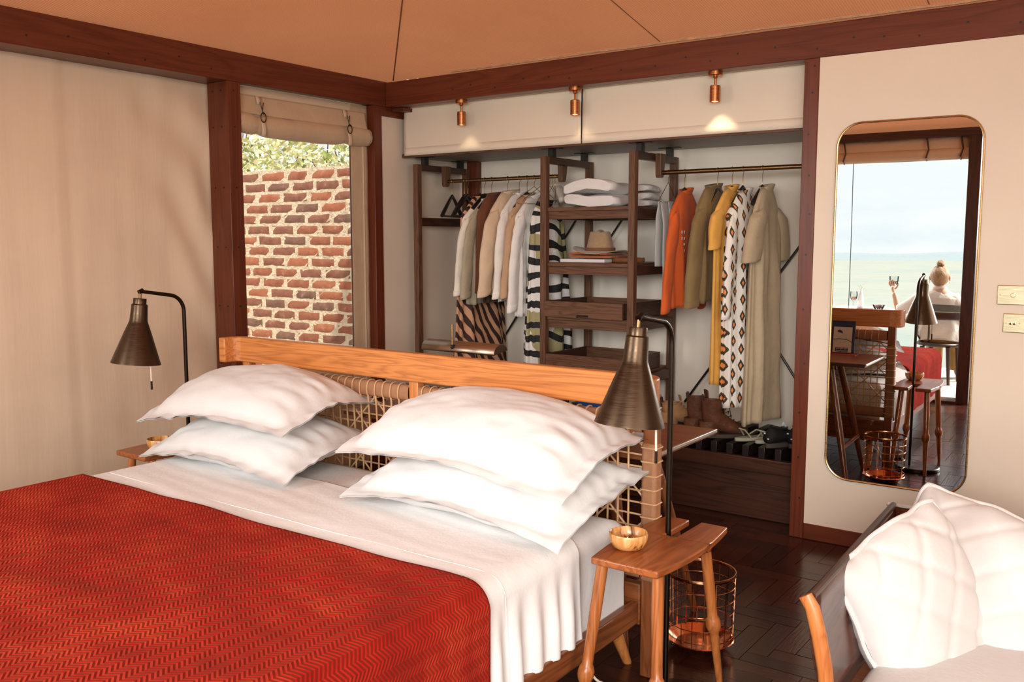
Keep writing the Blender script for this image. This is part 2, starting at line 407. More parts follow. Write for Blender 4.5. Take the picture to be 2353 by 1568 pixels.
def plugs(parent, pts, ax):
    for x, y, z in pts:
        rot = Matrix.Rotation(PI/2,4,'X') if ax == 'y' else Matrix.Rotation(PI/2,4,'Y')
        M().lathe([(0,-.0012),(.0048,-.0012),(.0052,.0010),(0,.0010)], n=10).xf(Matrix.Translation((x,y,z)) @ rot).build('nail_plug', MAT['black'], parent)
OB = bpy.data.objects
plugs(OB['trim_5'], [(2.703+.009*math.sin(z*9),-0.0045,z) for z in (2.25,2.13,1.94,1.75,1.57,1.38,1.12,0.86,0.62,0.40,0.20)], 'y')
plugs(OB['trim_2'], [(0.55+i*0.165+.03*math.sin(i*5),-0.0005,2.345+.018*math.sin(i*2.3)) for i in range(20)], 'y')
plugs(OB['trim_3'], [(x,-1.2065,z) for z in (2.24,2.05,1.73,1.41,1.09,.77) for x in (-.125,-.055)], 'y')
plugs(OB['trim_3'], [(0.0005,-1.165,z) for z in (2.24,2.05,1.73,1.41,1.09)], 'x')
plugs(OB['trim_1'], [(0.0005,-2.25+i*.19,2.335+.03*math.sin(i*1.9)) for i in range(6)], 'x')
# left canvas wall with hanging folds
def leftwall(u, v):
    y = -4.82+u*3.66; z = v*2.29
    x = -0.185 + 0.008*nz(y*3.1, 0.3, z*0.35) + 0.006*nz(y*8, 2.0, z*0.8)
    e = max(0, 1-(-1.2-y)/0.62)                      # puckers towards the post
    s = (y+1.2)*1.2+z
    x += 0.032*e*e*nz(y*2.0+s*2.2, z*1.3-s*3.2, 5.0) + 0.020*e*math.sin(s*13+3*nz(y*3,z*2))*max(0,nz(z*1.5,y*1.2,8)+.35)
    x += 0.004*(1 if y < -2.02 else -1)*math.exp(-((y+2.02)/0.05)**2)
    return (x, y, z)
S(M().grid(leftwall, 130, 80).build('wall_left', MAT['canvas'], ang=180, solid=.003), 'tan canvas tent wall with soft hanging folds at the left', 'wall')
S(BX(5.15,-4.83,0, 5.2,0.0,2.5).build('wall_right', MAT['canvasw']), 'beige canvas wall on the right, out of the frame', 'wall')
# ceiling: hipped tent lining
def zc(x, y):
    d = min(x, -y, 5.15-x, y+4.85)
    t = max(d, 0)
    sag = -0.02*math.sin(min(1, t/2.3)*PI)
    return 2.449+0.20*t+sag+(0.5*min(d,0)*0.0)
def ceil(u, v):
    x = -0.11+u*5.28; y = -4.93+v*5.0
    z = zc(x, y)
    k = math.exp(-(x*x+y*y)/0.09)
    z += 0.008*k*math.sin((x+y*0.2)*95)*math.exp(-((x-y)-0.25)**2*6) + 0.004*nz(x*2.5, y*2.5)
    return (x, y, z)
ce = S(M().grid(ceil, 132, 125).build('ceiling', MAT['ceiling'], ang=60), 'terracotta woven tent lining that slopes up from the beams', 'ceiling')
MAT['seam'] = plain('dark_seam_thread', (0.24,0.085,0.035), 0.9)
MAT['hem'] = fabric('ceiling_hem', (0.60,0.36,0.20), 0.9, 300, 30, 0.5, 0.12)
pts = []
for i in range(60):
    t = 0.02+i*0.04; w = 0.007*nz(t*7, 3)+0.004*math.sin(t*31)
    x, y = t+0.05+w, -t+0.02-w; pts.append((x, y, zc(x, y)-0.006))
M().tube(pts, 0.004, 5).build('seam', MAT['seam'], ce)
for xs in (1.93, 3.2):
    pts = [(xs+0.03*t, -0.03-t, zc(xs, -0.03-t)-0.004) for t in [i*0.05 for i in range(30)]]
    M().tube(pts, 0.0022, 5).build('seam', MAT['seam'], ce)
pts = [(0.55+i*0.046, -0.012-0.006*nz(i*0.3), 2.4475+0.004*nz(i*0.21,7)) for i in range(99)]
M().tube(pts, 0.010, 6, ry=0.007).build('hem', MAT['hem'], ce)
# front wall of the tent: wide opening, beam, jamb, sill, rolled blind (all seen in the mirror)
S(BX(-0.14,-4.84,2.375, 5.2,-4.60,2.445).build('trim_9', MAT['dark_x'], bevel=.004), 'dark ceiling beam above the open tent front', 'beam')
S(BX(2.772,-4.835,0, 2.872,-4.60,2.376).build('trim_10', MAT['dark_z'], bevel=.004), 'dark jamb post at the right of the open tent front', 'post')
S(BX(-0.14,-4.835,-0.02, 2.772,-4.60,0.022).build('trim_11', MAT['dark_x'], bevel=.003), 'dark threshold board of the open tent front', 'threshold')
S(BX(-0.16,-4.84,0, -0.02,-4.70,2.376).build('trim_12', MAT['dark_z'], bevel=.003), 'dark post at the far left of the open tent front', 'post')
fb = thing('rolled_blind', 'wide rolled tan canvas blind above the open front, seen in the mirror', 'blind', (1.37,-4.72,2.375))
def frontroll(u, v):
    x = -0.02+u*2.785; a = -PI/2+v*2*PI
    r = 0.055*(1+0.06*nz(x*2, a))
    return (x, -4.70+math.cos(a)*r, 2.237+math.sin(a)*r*1.05)
M().grid(frontroll, 60, 18).build('canvas_roll', MAT['blind'], fb, ang=180)
M().grid(lambda u, v: (-0.02+u*2.785, -4.665+0.006*nz(u*9, v*2), 2.375-v*0.14), 60, 4).build('canvas_header', MAT['blind'], fb, ang=180, solid=.004)
for xs in (1.70, 2.42, 2.70):
    M().tube([(xs,-4.655,2.375),(xs+.02,-4.640,2.27),(xs,-4.640,2.20),(xs,-4.69,2.178)], 0.007, 6).build('strap', MAT['leath_dk'], fb)
tag(M().tube([(1.78,-4.70,2.185),(1.785,-4.71,1.5),(1.79,-4.70,0.75)], 0.0035, 6).build('blind_cord', MAT['black'], org=(1.78,-4.70,0.75)), 'thin dark cord hanging from the front blind', 'cord')


# ------------------------------------------------------------------ window with rolled flap, brick wall and bush beyond
wn = S(thing('window_1', None, None, (-0.06,-0.6,0)), 'unglazed tent window with canvas edging and fine gauze', 'window')
XS = -0.062
M().grid(lambda u, v: (XS+0.004*nz(u*3, v*9), -0.262+u*0.158, v*2.285), 8, 40).build('canvas_strip', MAT['blind'], wn, ang=180, solid=.004)
M().tube([(XS+.006,-0.152,0.02),(XS+.006,-0.150,1.2),(XS+.006,-0.150,2.05)], 0.005, 6).build('zip_seam', MAT['canvas'], wn)
M().tube([(XS+.004,-0.262,0.68),(XS+.004,-0.262,2.05)], 0.004, 6).build('edge_piping', MAT['leath_dk'], wn)
M().grid(lambda u, v: (XS-0.01+0.012*math.sin(u*PI)*math.sin(v*PI)+.005*nz(u*4,v*6), -1.13+u*0.88, v*0.68), 24, 14).build('canvas_skirt', MAT['blind'], wn, ang=180, solid=.004)
M().grid(lambda u, v: (XS-0.004, -1.14+u*1.03, 2.06+v*0.225), 24, 6).build('canvas_header', MAT['canvas'], wn, ang=180, solid=.004)
gz = glass('window_gauze', (0.90,0.88,0.84), 0.3)
M().grid(lambda u, v: (XS-0.02, -1.14+u*0.88, 0.66+v*1.45), 1, 1).build('gauze', gz, wn)
bl = thing('rolled_flap', 'rolled tan canvas flap tied up at the top of the window', 'blind', (-0.03,-0.6,2.285))
def flap(u, v):
    y = -1.118+u*0.985; z = 2.238-v*0.10
    return (XS+0.012+0.012*v+0.010*nz(y*4+z*9, z*10, 2)*v, y, z-0.004*math.sin(u*PI)*v)
M().grid(flap, 70, 10).build('valance', MAT['blind'], bl, ang=180, solid=.003)
def roll(u, v):
    y = -1.117+u*1.003
    a = v*2*PI
    pinch = math.exp(-((y+0.985)/0.035)**2)+math.exp(-((y+0.315)/0.03)**2)
    r = 0.058*(1-0.20*pinch)*(1+0.05*math.sin(u*PI))+0.005*nz(y*7, math.cos(a)*2, math.sin(a)*2)+0.006*nz(y*18, math.cos(a)*1.2, 4)*min(1,pinch*1.5+.25)
    if u > 0.93: r *= 1-0.06*((u-.93)/.07)
    return (-0.050+math.cos(a)*r*0.80, y, 2.088+math.sin(a)*r-0.014*math.sin(u*PI)*(1-u)*1.6)
mm = M().grid(roll, 120, 22)
mm.f.append(tuple(120+23*0 + i*121 for i in range(22)))
mm.build('canvas_roll', MAT['blind'], bl, ang=70)
for yy in (-0.115, -0.128):
    M().tube([(-0.050+math.cos(a)*0.046, yy, 2.088+math.sin(a)*0.056) for a in [i*2*PI/24 for i in range(24)]], 0.0012, 4, closed=True).build('stitching', MAT['leath_dk'], bl)
for yy in (-0.975, -0.32):
    M().grid(lambda u, v: (0.002+0.006*math.sin(v*PI), yy-0.014+u*0.028+0.004*v, 2.095-v*0.075), 3, 6).build('strap', MAT['canvas'], bl, solid=.004)
    M().tube([(0.006, yy+math.cos(a)*0.018, 2.118+math.sin(a)*0.026) for a in [i*2*PI/16 for i in range(16)]], 0.003, 6, closed=True).build('ring', MAT['black'], bl)
    M().tube([(-0.005,yy-.012,2.20),(-0.002,yy,2.155),(0.006,yy,2.135)], 0.0028, 6).build('hook', MAT['black'], bl)
    M().tube([(-0.006,yy+.012,2.20),(-0.002,yy,2.155),(0.006,yy+.004,2.135)], 0.0028, 6).build('hook', MAT['black'], bl)
    M().grid(lambda u, v: (-0.034+v*0.012, yy-0.018+u*0.036*(1-.3*v), 2.235-v*0.045), 2, 2).build('strap_tab', MAT['canvas'], bl, solid=.003)

def brick_mats():
    r = []
    for k, (a, b2) in enumerate((((0.20,0.060,0.030),(0.31,0.115,0.065)), ((0.155,0.055,0.034),(0.26,0.11,0.070)), ((0.27,0.078,0.036),(0.37,0.14,0.075)), ((0.11,0.058,0.040),(0.22,0.11,0.075)))):
        m, nt, b = newmat('old_brick_%d' % k)
        v = coords(nt); n1 = noise_n(nt, v, 14, 6, 0.7)
        col = ramp_n(nt, n1, [(0.3, a), (0.62, b2), (0.78, (0.52,0.38,0.29))])
        moss = ramp_n(nt, noise_n(nt, v, 5, 4, .6), [(0.60,(0,0,0)),(0.75,(0.7,0.7,0.7))])
        col = mix_n(nt, moss, col, (0.12,0.10,0.035))
        nt.links.new(col, b.inputs['Base Color']); b.inputs['Roughness'].default_value = 0.95
        bump_n(nt, b, n1, 0.6, 0.01); r.append(m)
    return r
BR = brick_mats()
MAT['mortar'] = fabric('pale_mortar', (0.62,0.50,0.37), 1.0, 60, 20, 0.8, 0.2, 0.0)
bw = S(BX(-3.0,0.215,-0.1, -0.2,0.40,1.965).build('brick_wall', MAT['mortar']), 'weathered red brick wall outside the window', 'wall')
row, col_ = 0.0785, 0.268
for i in range(25):
    z0 = 1.955-(i+1)*row
    if z0 < -0.05: break
    x = -2.85+(0.134 if i % 2 else 0)+random.uniform(-.02,.02)
    while x < -0.35:
        L_ = 0.232+random.uniform(-.022,.016)
        m = M()
        def bf(u, v):
            # rounded worn brick face grid
            xx = x+0.008+u*L_; zz = z0+0.008+v*(row-0.020)
            e = min(u, 1-u, v*0.35, (1-v)*0.35); d = min(1, e/0.03)
            return (xx+0.010*nz(xx*9,zz*9,1), 0.206+0.009*(1-d)+0.003*nz(xx*22, zz*22, i), zz+0.007*nz(xx*11,zz*11,2))
        m.grid(bf, 5, 2)
        n0 = len(m.v)
        bw_ = [m.v[k] for k in (0,1,2,3,4,5,11,17,16,15,14,13,12,6)]
        m.add([p for p in bw_]+[Vector((p.x,0.24,p.z)) for p in bw_], [(k,(k+1)%14,14+(k+1)%14,14+k) for k in range(14)])
        wgt = random.choice((0,0,1,1,2,3))
        m.build('brick', BR[wgt], bw, ang=50)
        x += L_+random.uniform(0.030,0.045)
S(BX(-6.0,-3.5,-0.14, -0.17,0.2,-0.1).build('ground', plain('sandy_ground', (0.45,0.36,0.25), 1.0)), 'sandy ground between the tent and the brick wall', 'ground')
def leafmat(name, a, b_):
    m, nt, b = newmat(name); v = noise_n(nt, coords(nt), 6, 3)
    nt.links.new(ramp_n(nt, v, [(0.3,a),(0.7,b_)]), b.inputs['Base Color']); b.inputs['Roughness'].default_value = 0.35
    return m
bush = thing('leafy_bush', 'sunlit leafy bush rising behind the brick wall', 'bush', (-1.5,1.0,0))
LM = [leafmat('leaf_pale', (0.58,0.60,0.26), (0.85,0.82,0.50)), leafmat('leaf_green', (0.16,0.23,0.05), (0.44,0.47,0.16)), leafmat('leaf_gold', (0.62,0.52,0.22), (0.85,0.80,0.52))]
for k in range(3):
    m = M()
    for i in range(5200 if k != 1 else 2600):
        c = Vector((random.uniform(-3.4,-0.3), random.uniform(0.50,1.9), random.uniform(1.62,2.95)))
        if c.z-1.7 > 0.9*random.random()+0.25: continue
        a = Vector((random.gauss(0,1),random.gauss(0,1),random.gauss(0,.7))).normalized(); b_ = a.cross(Vector((random.gauss(0,1),random.gauss(0,1),random.gauss(0,1)))).normalized()
        l, w = random.uniform(.025,.048), random.uniform(.012,.022)
        m.add([c-a*l, c+b_*w, c+a*l, c-b_*w], [(0,1,2,3)])
    tag(m.build('foliage', LM[k], bush, smooth=False), kind='stuff')
for i in range(14):
    x = -3.2+i*0.2; M().tube([(x,1.4,0),(x+.05,1.35,1.2),(x+random.uniform(-.2,.2),1.3,2.0),(x+random.uniform(-.4,.4),1.2,2.5)], [.014,.010,.006,.003], 6).build('stem', MAT['walnut_z'], bush)
# mirror
TH, PHI = R(0.978), R(-0.118)
mr = thing('wall_mirror', 'tall rounded mirror in a thin brass frame on the beige wall', 'mirror', (3.135,-0.0065,1.151))
def rrect(w, h, r, n=10):
    p = []
    for cx, cz, a0 in ((w/2-r,h/2-r,0),(-w/2+r,h/2-r,PI/2),(-w/2+r,-h/2+r,PI),(w/2-r,-h/2+r,1.5*PI)):
        for i in range(n+1): p.append((cx+r*math.cos(a0+i*PI/2/n), cz+r*math.sin(a0+i*PI/2/n)))
    return p
def mirror_mat():
    m, nt, b = newmat('mirror_silver'); b.inputs['Metallic'].default_value = 1; b.inputs['Base Color'].default_value = (0.93,0.94,0.93,1); b.inputs['Roughness'].default_value = 0.0
    vo = nt.nodes.new('ShaderNodeTexVoronoi'); nt.links.new(coords(nt,(16,16,16)), vo.inputs['Vector'])
    return m
RM = Matrix.Translation((3.135,-0.0075,1.151)) @ Matrix.Rotation(TH,4,'Z') @ Matrix.Rotation(PHI,4,'X')
P = rrect(0.600,1.646,0.105)
m = M(); n = len(P)
m.add([(x,0,z) for x,z in P]+[(x,0.004,z) for x,z in P], [tuple(range(n)), tuple(reversed(range(n,2*n)))]+[(i,n+i,n+(i+1)%n,(i+1)%n) for i in range(n)])
m.xf(RM).build('mirror_glass', mirror_mat(), mr, smooth=False)
M().tube([(x,-0.001,z) for x,z in rrect(0.606,1.652,0.107)], 0.0048, 8, closed=True).xf(RM).build('mirror_frame', MAT['brass'], mr)
# switch plates
def plate(x, z, w, h, label, kind):
    t = thing('switch_plate', label, 'switch', (x,0,z), 'brass switch plates right of the mirror')
    BX(x,-0.006,z-h, x+w,0.0,z).build('plate', MAT['plate'], t, bevel=.003)
    if kind == 0:
        M().lathe([(0.0095,0),(0.0095,0.012),(0.008,0.014)], n=20).xf(Matrix.Translation((x+0.062,-0.006,z-h/2)) @ Matrix.Rotation(PI/2,4,'X')).build('dimmer_knob', MAT['plate'], t)
        sc = (x+.012, )
    else:
        for dx in (0.030, 0.044):
            M().lathe([(0.0062,0),(0.0062,0.003),(0.004,0.004)], n=16).xf(Matrix.Translation((x+dx,-0.006,z-h/2)) @ Matrix.Rotation(PI/2,4,'X')).build('toggle_collar', MAT['plate'], t)
            M().tube([(x+dx,-0.008,z-h/2),(x+dx,-0.020,z-h/2-0.004)], [.0025,.003], 8).build('toggle', MAT['leath_dk'], t)
        sc = (x+.012, x+.062)
    for sx in sc:
        M().lathe([(0.0028,0),(0.0022,0.0012)], n=10).xf(Matrix.Translation((sx,-0.006,z-h/2)) @ Matrix.Rotation(PI/2,4,'X')).build('screw', MAT['brass'], t)
plate(3.519,1.260,0.135,0.083, 'wide brass dimmer plate with a round knob, upper of two by the mirror', 0)
plate(3.547,1.141,0.088,0.081, 'smaller brass plate with two toggle switches, lower of two by the mirror', 1)
# ------------------------------------------------------------------ the bed
BCX = 1.757
bed = thing('bed', 'king-size wooden bed with a woven cane headboard and honey oak top rail', 'bed', (BCX,-2.8,0))
def build_bed():
    # top rail: flat board with short rounded wings at both ends
    z0, z1, yf, yb, xe = 0.908, 1.018, -1.757, -1.716, 1.050
    path = []
    r = 0.055
    for sgn in (-1, 1):
        side = []
        side.append((sgn*xe, -1.825))
        for i in range(7):
            a = i/6*PI/2
            side.append((sgn*(xe-r+r*math.cos(a)), -1.7365-r+r*math.sin(a)))
        path.append(side)
    pts = path[0]+list(reversed(path[1]))
    m = M(); k = len(pts); th = 0.021
    for i in range(k):
        a = Vector(pts[max(i-1,0)]); b = Vector(pts[min(i+1,k-1)]); d = (b-a).normalized(); nrm = Vector((-d.y, d.x))
        p = Vector(pts[i])
        for s_, z in ((1,z0),(1,z1),(-1,z1),(-1,z0)):
            q = p+nrm*th*s_; m.v.append(Vector((BCX+q.x, q.y, z)))
    for i in range(k-1):
        for j in range(4): m.f.append((i*4+j, i*4+(j+1)%4, (i+1)*4+(j+1)%4, (i+1)*4+j))
    m.f.append((3,2,1,0)); m.f.append(tuple((k-1)*4+j for j in range(4)))
    m.build('top_rail', MAT['oak_x'], bed, ang=30, bevel=.006, seg=3)
    # posts
    xl, xr, xm = 0.732, 2.752, 1.736
    for x in (xl, xr):
        BX(x,-1.735,0, x+0.046,-1.695,0.912).build('post', MAT['oak_z'] if x < 1 else MAT['bedwood_z'], bed, bevel=.004)
        # leather wrapping of the side post
        BX(x-0.004,-1.742,0.33, x+0.050,-1.690,0.795).build('leather_wrap', MAT['leather'], bed, bevel=.012, seg=3)
        for i in range(10):
            z = 0.78-i*0.0463
            y0, y1, xx0, xx1 = -1.744, -1.688, x-0.006, x+0.052
            P = [(xx0,y0+.008,z),(xx0+.006,y0,z),(xx1-.006,y0,z),(xx1,y0+.008,z),(xx1,y1-.008,z),(xx1-.006,y1,z),(xx0+.006,y1,z),(xx0,y1-.008,z)]
            M().tube(P, 0.0026, 5, closed=True).build('cane_tie', MAT['cane'], bed)
    BX(xm,-1.735,0.10, xm+0.046,-1.695,0.912).build('post', MAT['oak_z'], bed, bevel=.004)
    for (a, b) in ((xl+0.050, xm-0.002), (xm+0.048, xr-0.006)):
        for zc_, nm in ((0.856,'leather_bar'),(0.365,'leather_bar')):
            m = M()
            def bar(u, v, zc_=zc_, a=a, b=b):
                t = v*2*PI; ca, sa = math.cos(t), math.sin(t)
                x = a+u*(b-a); rr = 1+0.02*nz(x*40, t)
                return (x, -1.717+0.021*math.copysign(abs(ca)**0.7, ca)*rr, zc_+0.032*math.copysign(abs(sa)**0.7, sa)*rr)
            m.grid(bar, 60, 16); m.build(nm, MAT['leather'], bed, ang=180)
        n = int((b-a)/0.0418)
        for i in range(n):
            x = a+0.022+i*(b-a-0.03)/n
            P = [(x+0.003*math.sin(t), -1.717+0.0245*math.copysign(abs(math.cos(t))**0.7, math.cos(t)), 0.856+0.0352*math.copysign(abs(math.sin(t))**0.7, math.sin(t))) for t in [k*2*PI/16 for k in range(16)]]
            M().tube(P, 0.0027, 5, closed=True).build('cane_tie', MAT['cane'], bed)
            M().tube([(x+.002,-1.737,0.83),(x+random.uniform(-.003,.003),-1.722,0.60),(x,-1.727,0.385)], 0.0036, 6).build('cane_strand', MAT['cane'], bed)
        for i in range(10):
            z = 0.425+i*0.0405
            M().tube([(a-0.004,-1.716,z),((a+b)/2,-1.713,z+random.uniform(-.004,.004)),(b+0.004,-1.716,z)], 0.0033, 6).build('cane_strand', MAT['cane'], bed)
        st = 0.1672; H0, H1 = 0.397, 0.825
        for s_ in (1, -1):
            c = -3*st
            while c < (b-a)+3*st:
                # x = a + c + s*(z-H0)
                zs = [H0, H1]
                p = []
                for z in (H0, H1):
                    p.append([a+c+s_*(z-H0)*1.0, z])
                # clip to panel
                (xa, za), (xb, zb) = p
                def clip(x, z, x2, z2):
                    if x < a: t = (a-x)/(x2-x); return (a, z+t*(z2-z))
                    if x > b: t = (b-x)/(x2-x); return (b, z+t*(z2-z))
                    return (x, z)
                if max(xa,xb) > a+0.02 and min(xa,xb) < b-0.02:
                    A = clip(xa,za,xb,zb); B = clip(xb,zb,xa,za)
                    M().tube([(A[0],-1.718-0.004*s_,A[1]),(B[0],-1.718-0.004*s_,B[1])], 0.0036, 6).build('cane_strand', MAT['cane'], bed)
                c += st
        BX(a-.003,-1.735,0.175, b+.003,-1.70,0.315).build('lower_rail', MAT['bedwood_x'], bed, bevel=.004)
    # side rails, foot rail, legs
    for x0, x1 in ((0.772,0.802),(2.716,2.746)):
        BX(x0,-3.86,0.180, x1,-1.735,0.255).build('side_rail', MAT['bedwood_y'], bed, bevel=.005)
    BX(0.772,-3.89,0.18, 2.746,-3.86,0.255).build('foot_rail', MAT['bedwood_x'], bed, bevel=.005)
    BX(0.80,-3.86,0.215, 2.716,-1.74,0.246).build('slat_base', MAT['bedwood_x'], bed)
    for x, y in ((2.66,-1.80),(0.86,-1.80),(2.66,-3.75),(0.86,-3.75)):
        s_ = 1 if x > 1.5 else -1; d = 0.13 if y > -2.5 else -0.08
        M().tube([(x-0.01*s_,y,0.24),(x+0.005*s_,y+d*0.5,0.12),(x+0.012*s_,y+d,0.0)], [.026,.022,.015], 12).build('leg', MAT['oak_z'], bed)
build_bed()

ZT = 0.552; XL, XR, YH, YF = 0.800, 2.712, -1.775, -3.86
def mattress(u, v):
    # u round the vertical section across, v along
    pass
def rounded_slab(x0, y0, z0, x1, y1, z1, r, puff=0.0, n=26):
    m = M()
    def top(u, v):
        x = x0+u*(x1-x0); y = y0+v*(y1-y0)
        e = min(x-x0, x1-x, y-y0, y1-y)
        d = max(0, r-e)
        return x, y, z1-r+math.sqrt(max(0, r*r-d*d))+puff*math.sin(u*PI)*math.sin(v*PI)
    us = [0,.004,.012,.025,.045]+[i/n for i in range(2,n-1)]+[.955,.975,.988,.996,1]
    k = len(us)
    for v in us:
        for u in us:
            m.v.append(Vector(top(u, v)))
    for j in range(k-1):
        for i in range(k-1): m.f.append((j*k+i, j*k+i+1, (j+1)*k+i+1, (j+1)*k+i))
    ring = [i for i in range(k)]+[j*k+k-1 for j in range(1,k)]+[(k-1)*k+i for i in range(k-2,-1,-1)]+[j*k for j in range(k-2,0,-1)]
    b = len(m.v); nb = len(ring)
    for zz in (z0+(z1-z0)*0.55, z0+(z1-z0)*.2, z0):
        for i in ring:
            p = m.v[i]; m.v.append(Vector((p.x, p.y, min(p.z, zz))))
    rows = [ring, [b+i for i in range(nb)], [b+nb+i for i in range(nb)], [b+2*nb+i for i in range(nb)]]
    for a_, b_ in zip(rows, rows[1:]):
        for i in range(nb): m.f.append((a_[i], b_[i], b_[(i+1)%nb], a_[(i+1)%nb]))
    m.f.append(tuple(rows[-1]))
    return m
mt = rounded_slab(XL,YF,0.247,XR,YH,ZT-0.006,0.05)
for p in mt.v:
    if p.x > XR-0.06 or p.y > YH-0.05:
        p.x += 0.006*nz(p.y*5, p.z*14)*(1 if p.x > XR-.06 else 0); 
tag(mt.build('mattress', MAT['sheet'], org=(BCX,-2.8,0.247), ang=60, weld=True), 'deep mattress in a white fitted sheet on the wooden bed', 'mattress')

def drape(x0, x1, xin, zt, r, zlow, y0, y1, nu, nv, fold, edge=0.0, foot=None, hem=0.0, lift=0.0):
    """cloth over the bed between y0 (foot side) and y1 (head side); hangs down to zlow on both sides"""
    top = (x1-r)-(x0+r); arc = PI*r/2; side = (zt-r)-zlow
    tot = top+2*arc+2*side
    vert = []
    def pos(s_):
        # s from the left hem to the right hem
        if s_ < side: return x0, zlow+s_, -1, 1-s_/side*0+0
        s2 = s_-side
        if s2 < arc: a = s2/r; return x0+r-r*math.cos(a), zt-r+r*math.sin(a), -1, 0
        s2 -= arc
        if s2 < top: return x0+r+s2, zt, 0, 0
        s2 -= top
        if s2 < arc: a = s2/r; return x1-r+r*math.sin(a), zt-r+r*math.cos(a), 1, 0
        s2 -= arc
        return x1, zt-r-s2, 1, 1
    m = M(); uv = []
    # denser near the right hanging side
    us = []
    lim = tot-side-arc
    a1 = int(nu*0.5)
    us = [lim*i/a1 for i in range(a1)]+[lim+(tot-lim)*i/(nu-a1) for i in range(nu-a1+1)]
    for j in range(nv+1):
        y = y0+(y1-y0)*j/nv
        for s_ in us:
            x, z, sd, hang = pos(s_)
            dep = max(0, (zt-r-z))/max(side, .01)
            w = 0
            if sd:
                ph = y*fold[1]
                w = fold[0]*min(1, dep*1.6+0.05)*(0.6*math.sin(ph*6.283+2.2*nz(y*3.0, 1.5)+0.6*nz(y*9,z*4))+0.55*nz(y*fold[1]*2.1, z*1.2, 3.3))
                w = w+fold[0]*dep*0.9
            yy = y + (0.012*nz(s_*4, 7.7)*edge)
            zz = z + lift*(1-abs(2*j/nv-1))*0
            if not sd:
                zz += 0.004*nz(x*3, y*3, 2.0)+0.0035*nz(x*1.2, y*16+x*2.0, 4.0)*fold[2]
            m.v.append(Vector((x+sd*w, yy, zz))); uv.append((s_, y))
    k = len(us)
    for j in range(nv):
        for i in range(k-1): m.f.append((j*k+i, j*k+i+1, (j+1)*k+i+1, (j+1)*k+i))
    return m, uv
def set_uv(o, uv):
    me = o.data; l = me.uv_layers.new(name='UVMap')
    for lp in me.loops: l.data[lp.index].uv = uv[lp.vertex_index]
# folded-over top sheet between blanket and pillows
m, uv = drape(XL-0.012, XR+0.016, 0, ZT+0.010, 0.060, 0.250, -2.585, -2.085, 150, 90, (0.015, 11.0, 1.0), edge=1.0)
sh = m.build('top_sheet', MAT['sheet'], org=(BCX,-2.4,ZT), ang=180, solid=.004)
tag(sh, 'white top sheet folded back over the head end of the red blanket', 'sheet')
def hemline(y, name, dz=0.0035):
    pts = []
    for i in range(80):
        s_ = i/79
        x = XL+0.06+s_*(XR-XL-0.12); pts.append((x, y+0.008*nz(x*3,9), ZT+0.0125+0.003*nz(x*3,y*3,2)))
    for i in range(1,14):
        a = min(i/6, 1)*PI/2; zz = ZT+0.010-0.06+0.06*math.cos(a)-max(0,i-6)*0.034
        pts.append((XR+0.016-0.06+0.06*math.sin(a)+0.006+max(0,i-6)*0.0016, y, zz))
    M().tube([(x,y,z-.0004) for x,y,z in pts], 0.0009, 4).build(name, MAT['sheet'], sh)
hemline(-2.47, 'hem_stitch')
# red blanket
m, uv = drape(XL-0.034, XR+0.034, 0, ZT+0.018, 0.070, 0.235, YF+0.03, -2.555, 170, 120, (0.008, 4.0, 0.3), edge=0.7)
k = len(m.v)//121
# foot drop: continue the sheet over the foot end
foot = M()
row0 = m.v[:k]; b0 = len(m.v)
for j in range(1, 13):
    t = j/12
    for i in range(k):
        p = row0[i]; a = min(t*3,1)*PI/2
        yy = p.y-0.05*math.sin(a); zz = p.z-0.05*(1-math.cos(a))-max(0,t-1/3)*0.40
        m.v.append(Vector((p.x, yy, max(min(zz,p.z),0.235)))); uv.append((uv[i][0], uv[i][1]-t*0.38))
prev = list(range(k))
for j in range(12):
    cur = [b0+j*k+i for i in range(k)]
    for i in range(k-1): m.f.append((prev[i], cur[i], cur[i+1], prev[i+1]))
    prev = cur
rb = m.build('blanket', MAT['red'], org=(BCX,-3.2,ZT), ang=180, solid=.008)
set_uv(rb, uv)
tag(rb, 'red velvet bedspread with a stitched chevron pattern across the foot of the bed', 'blanket')

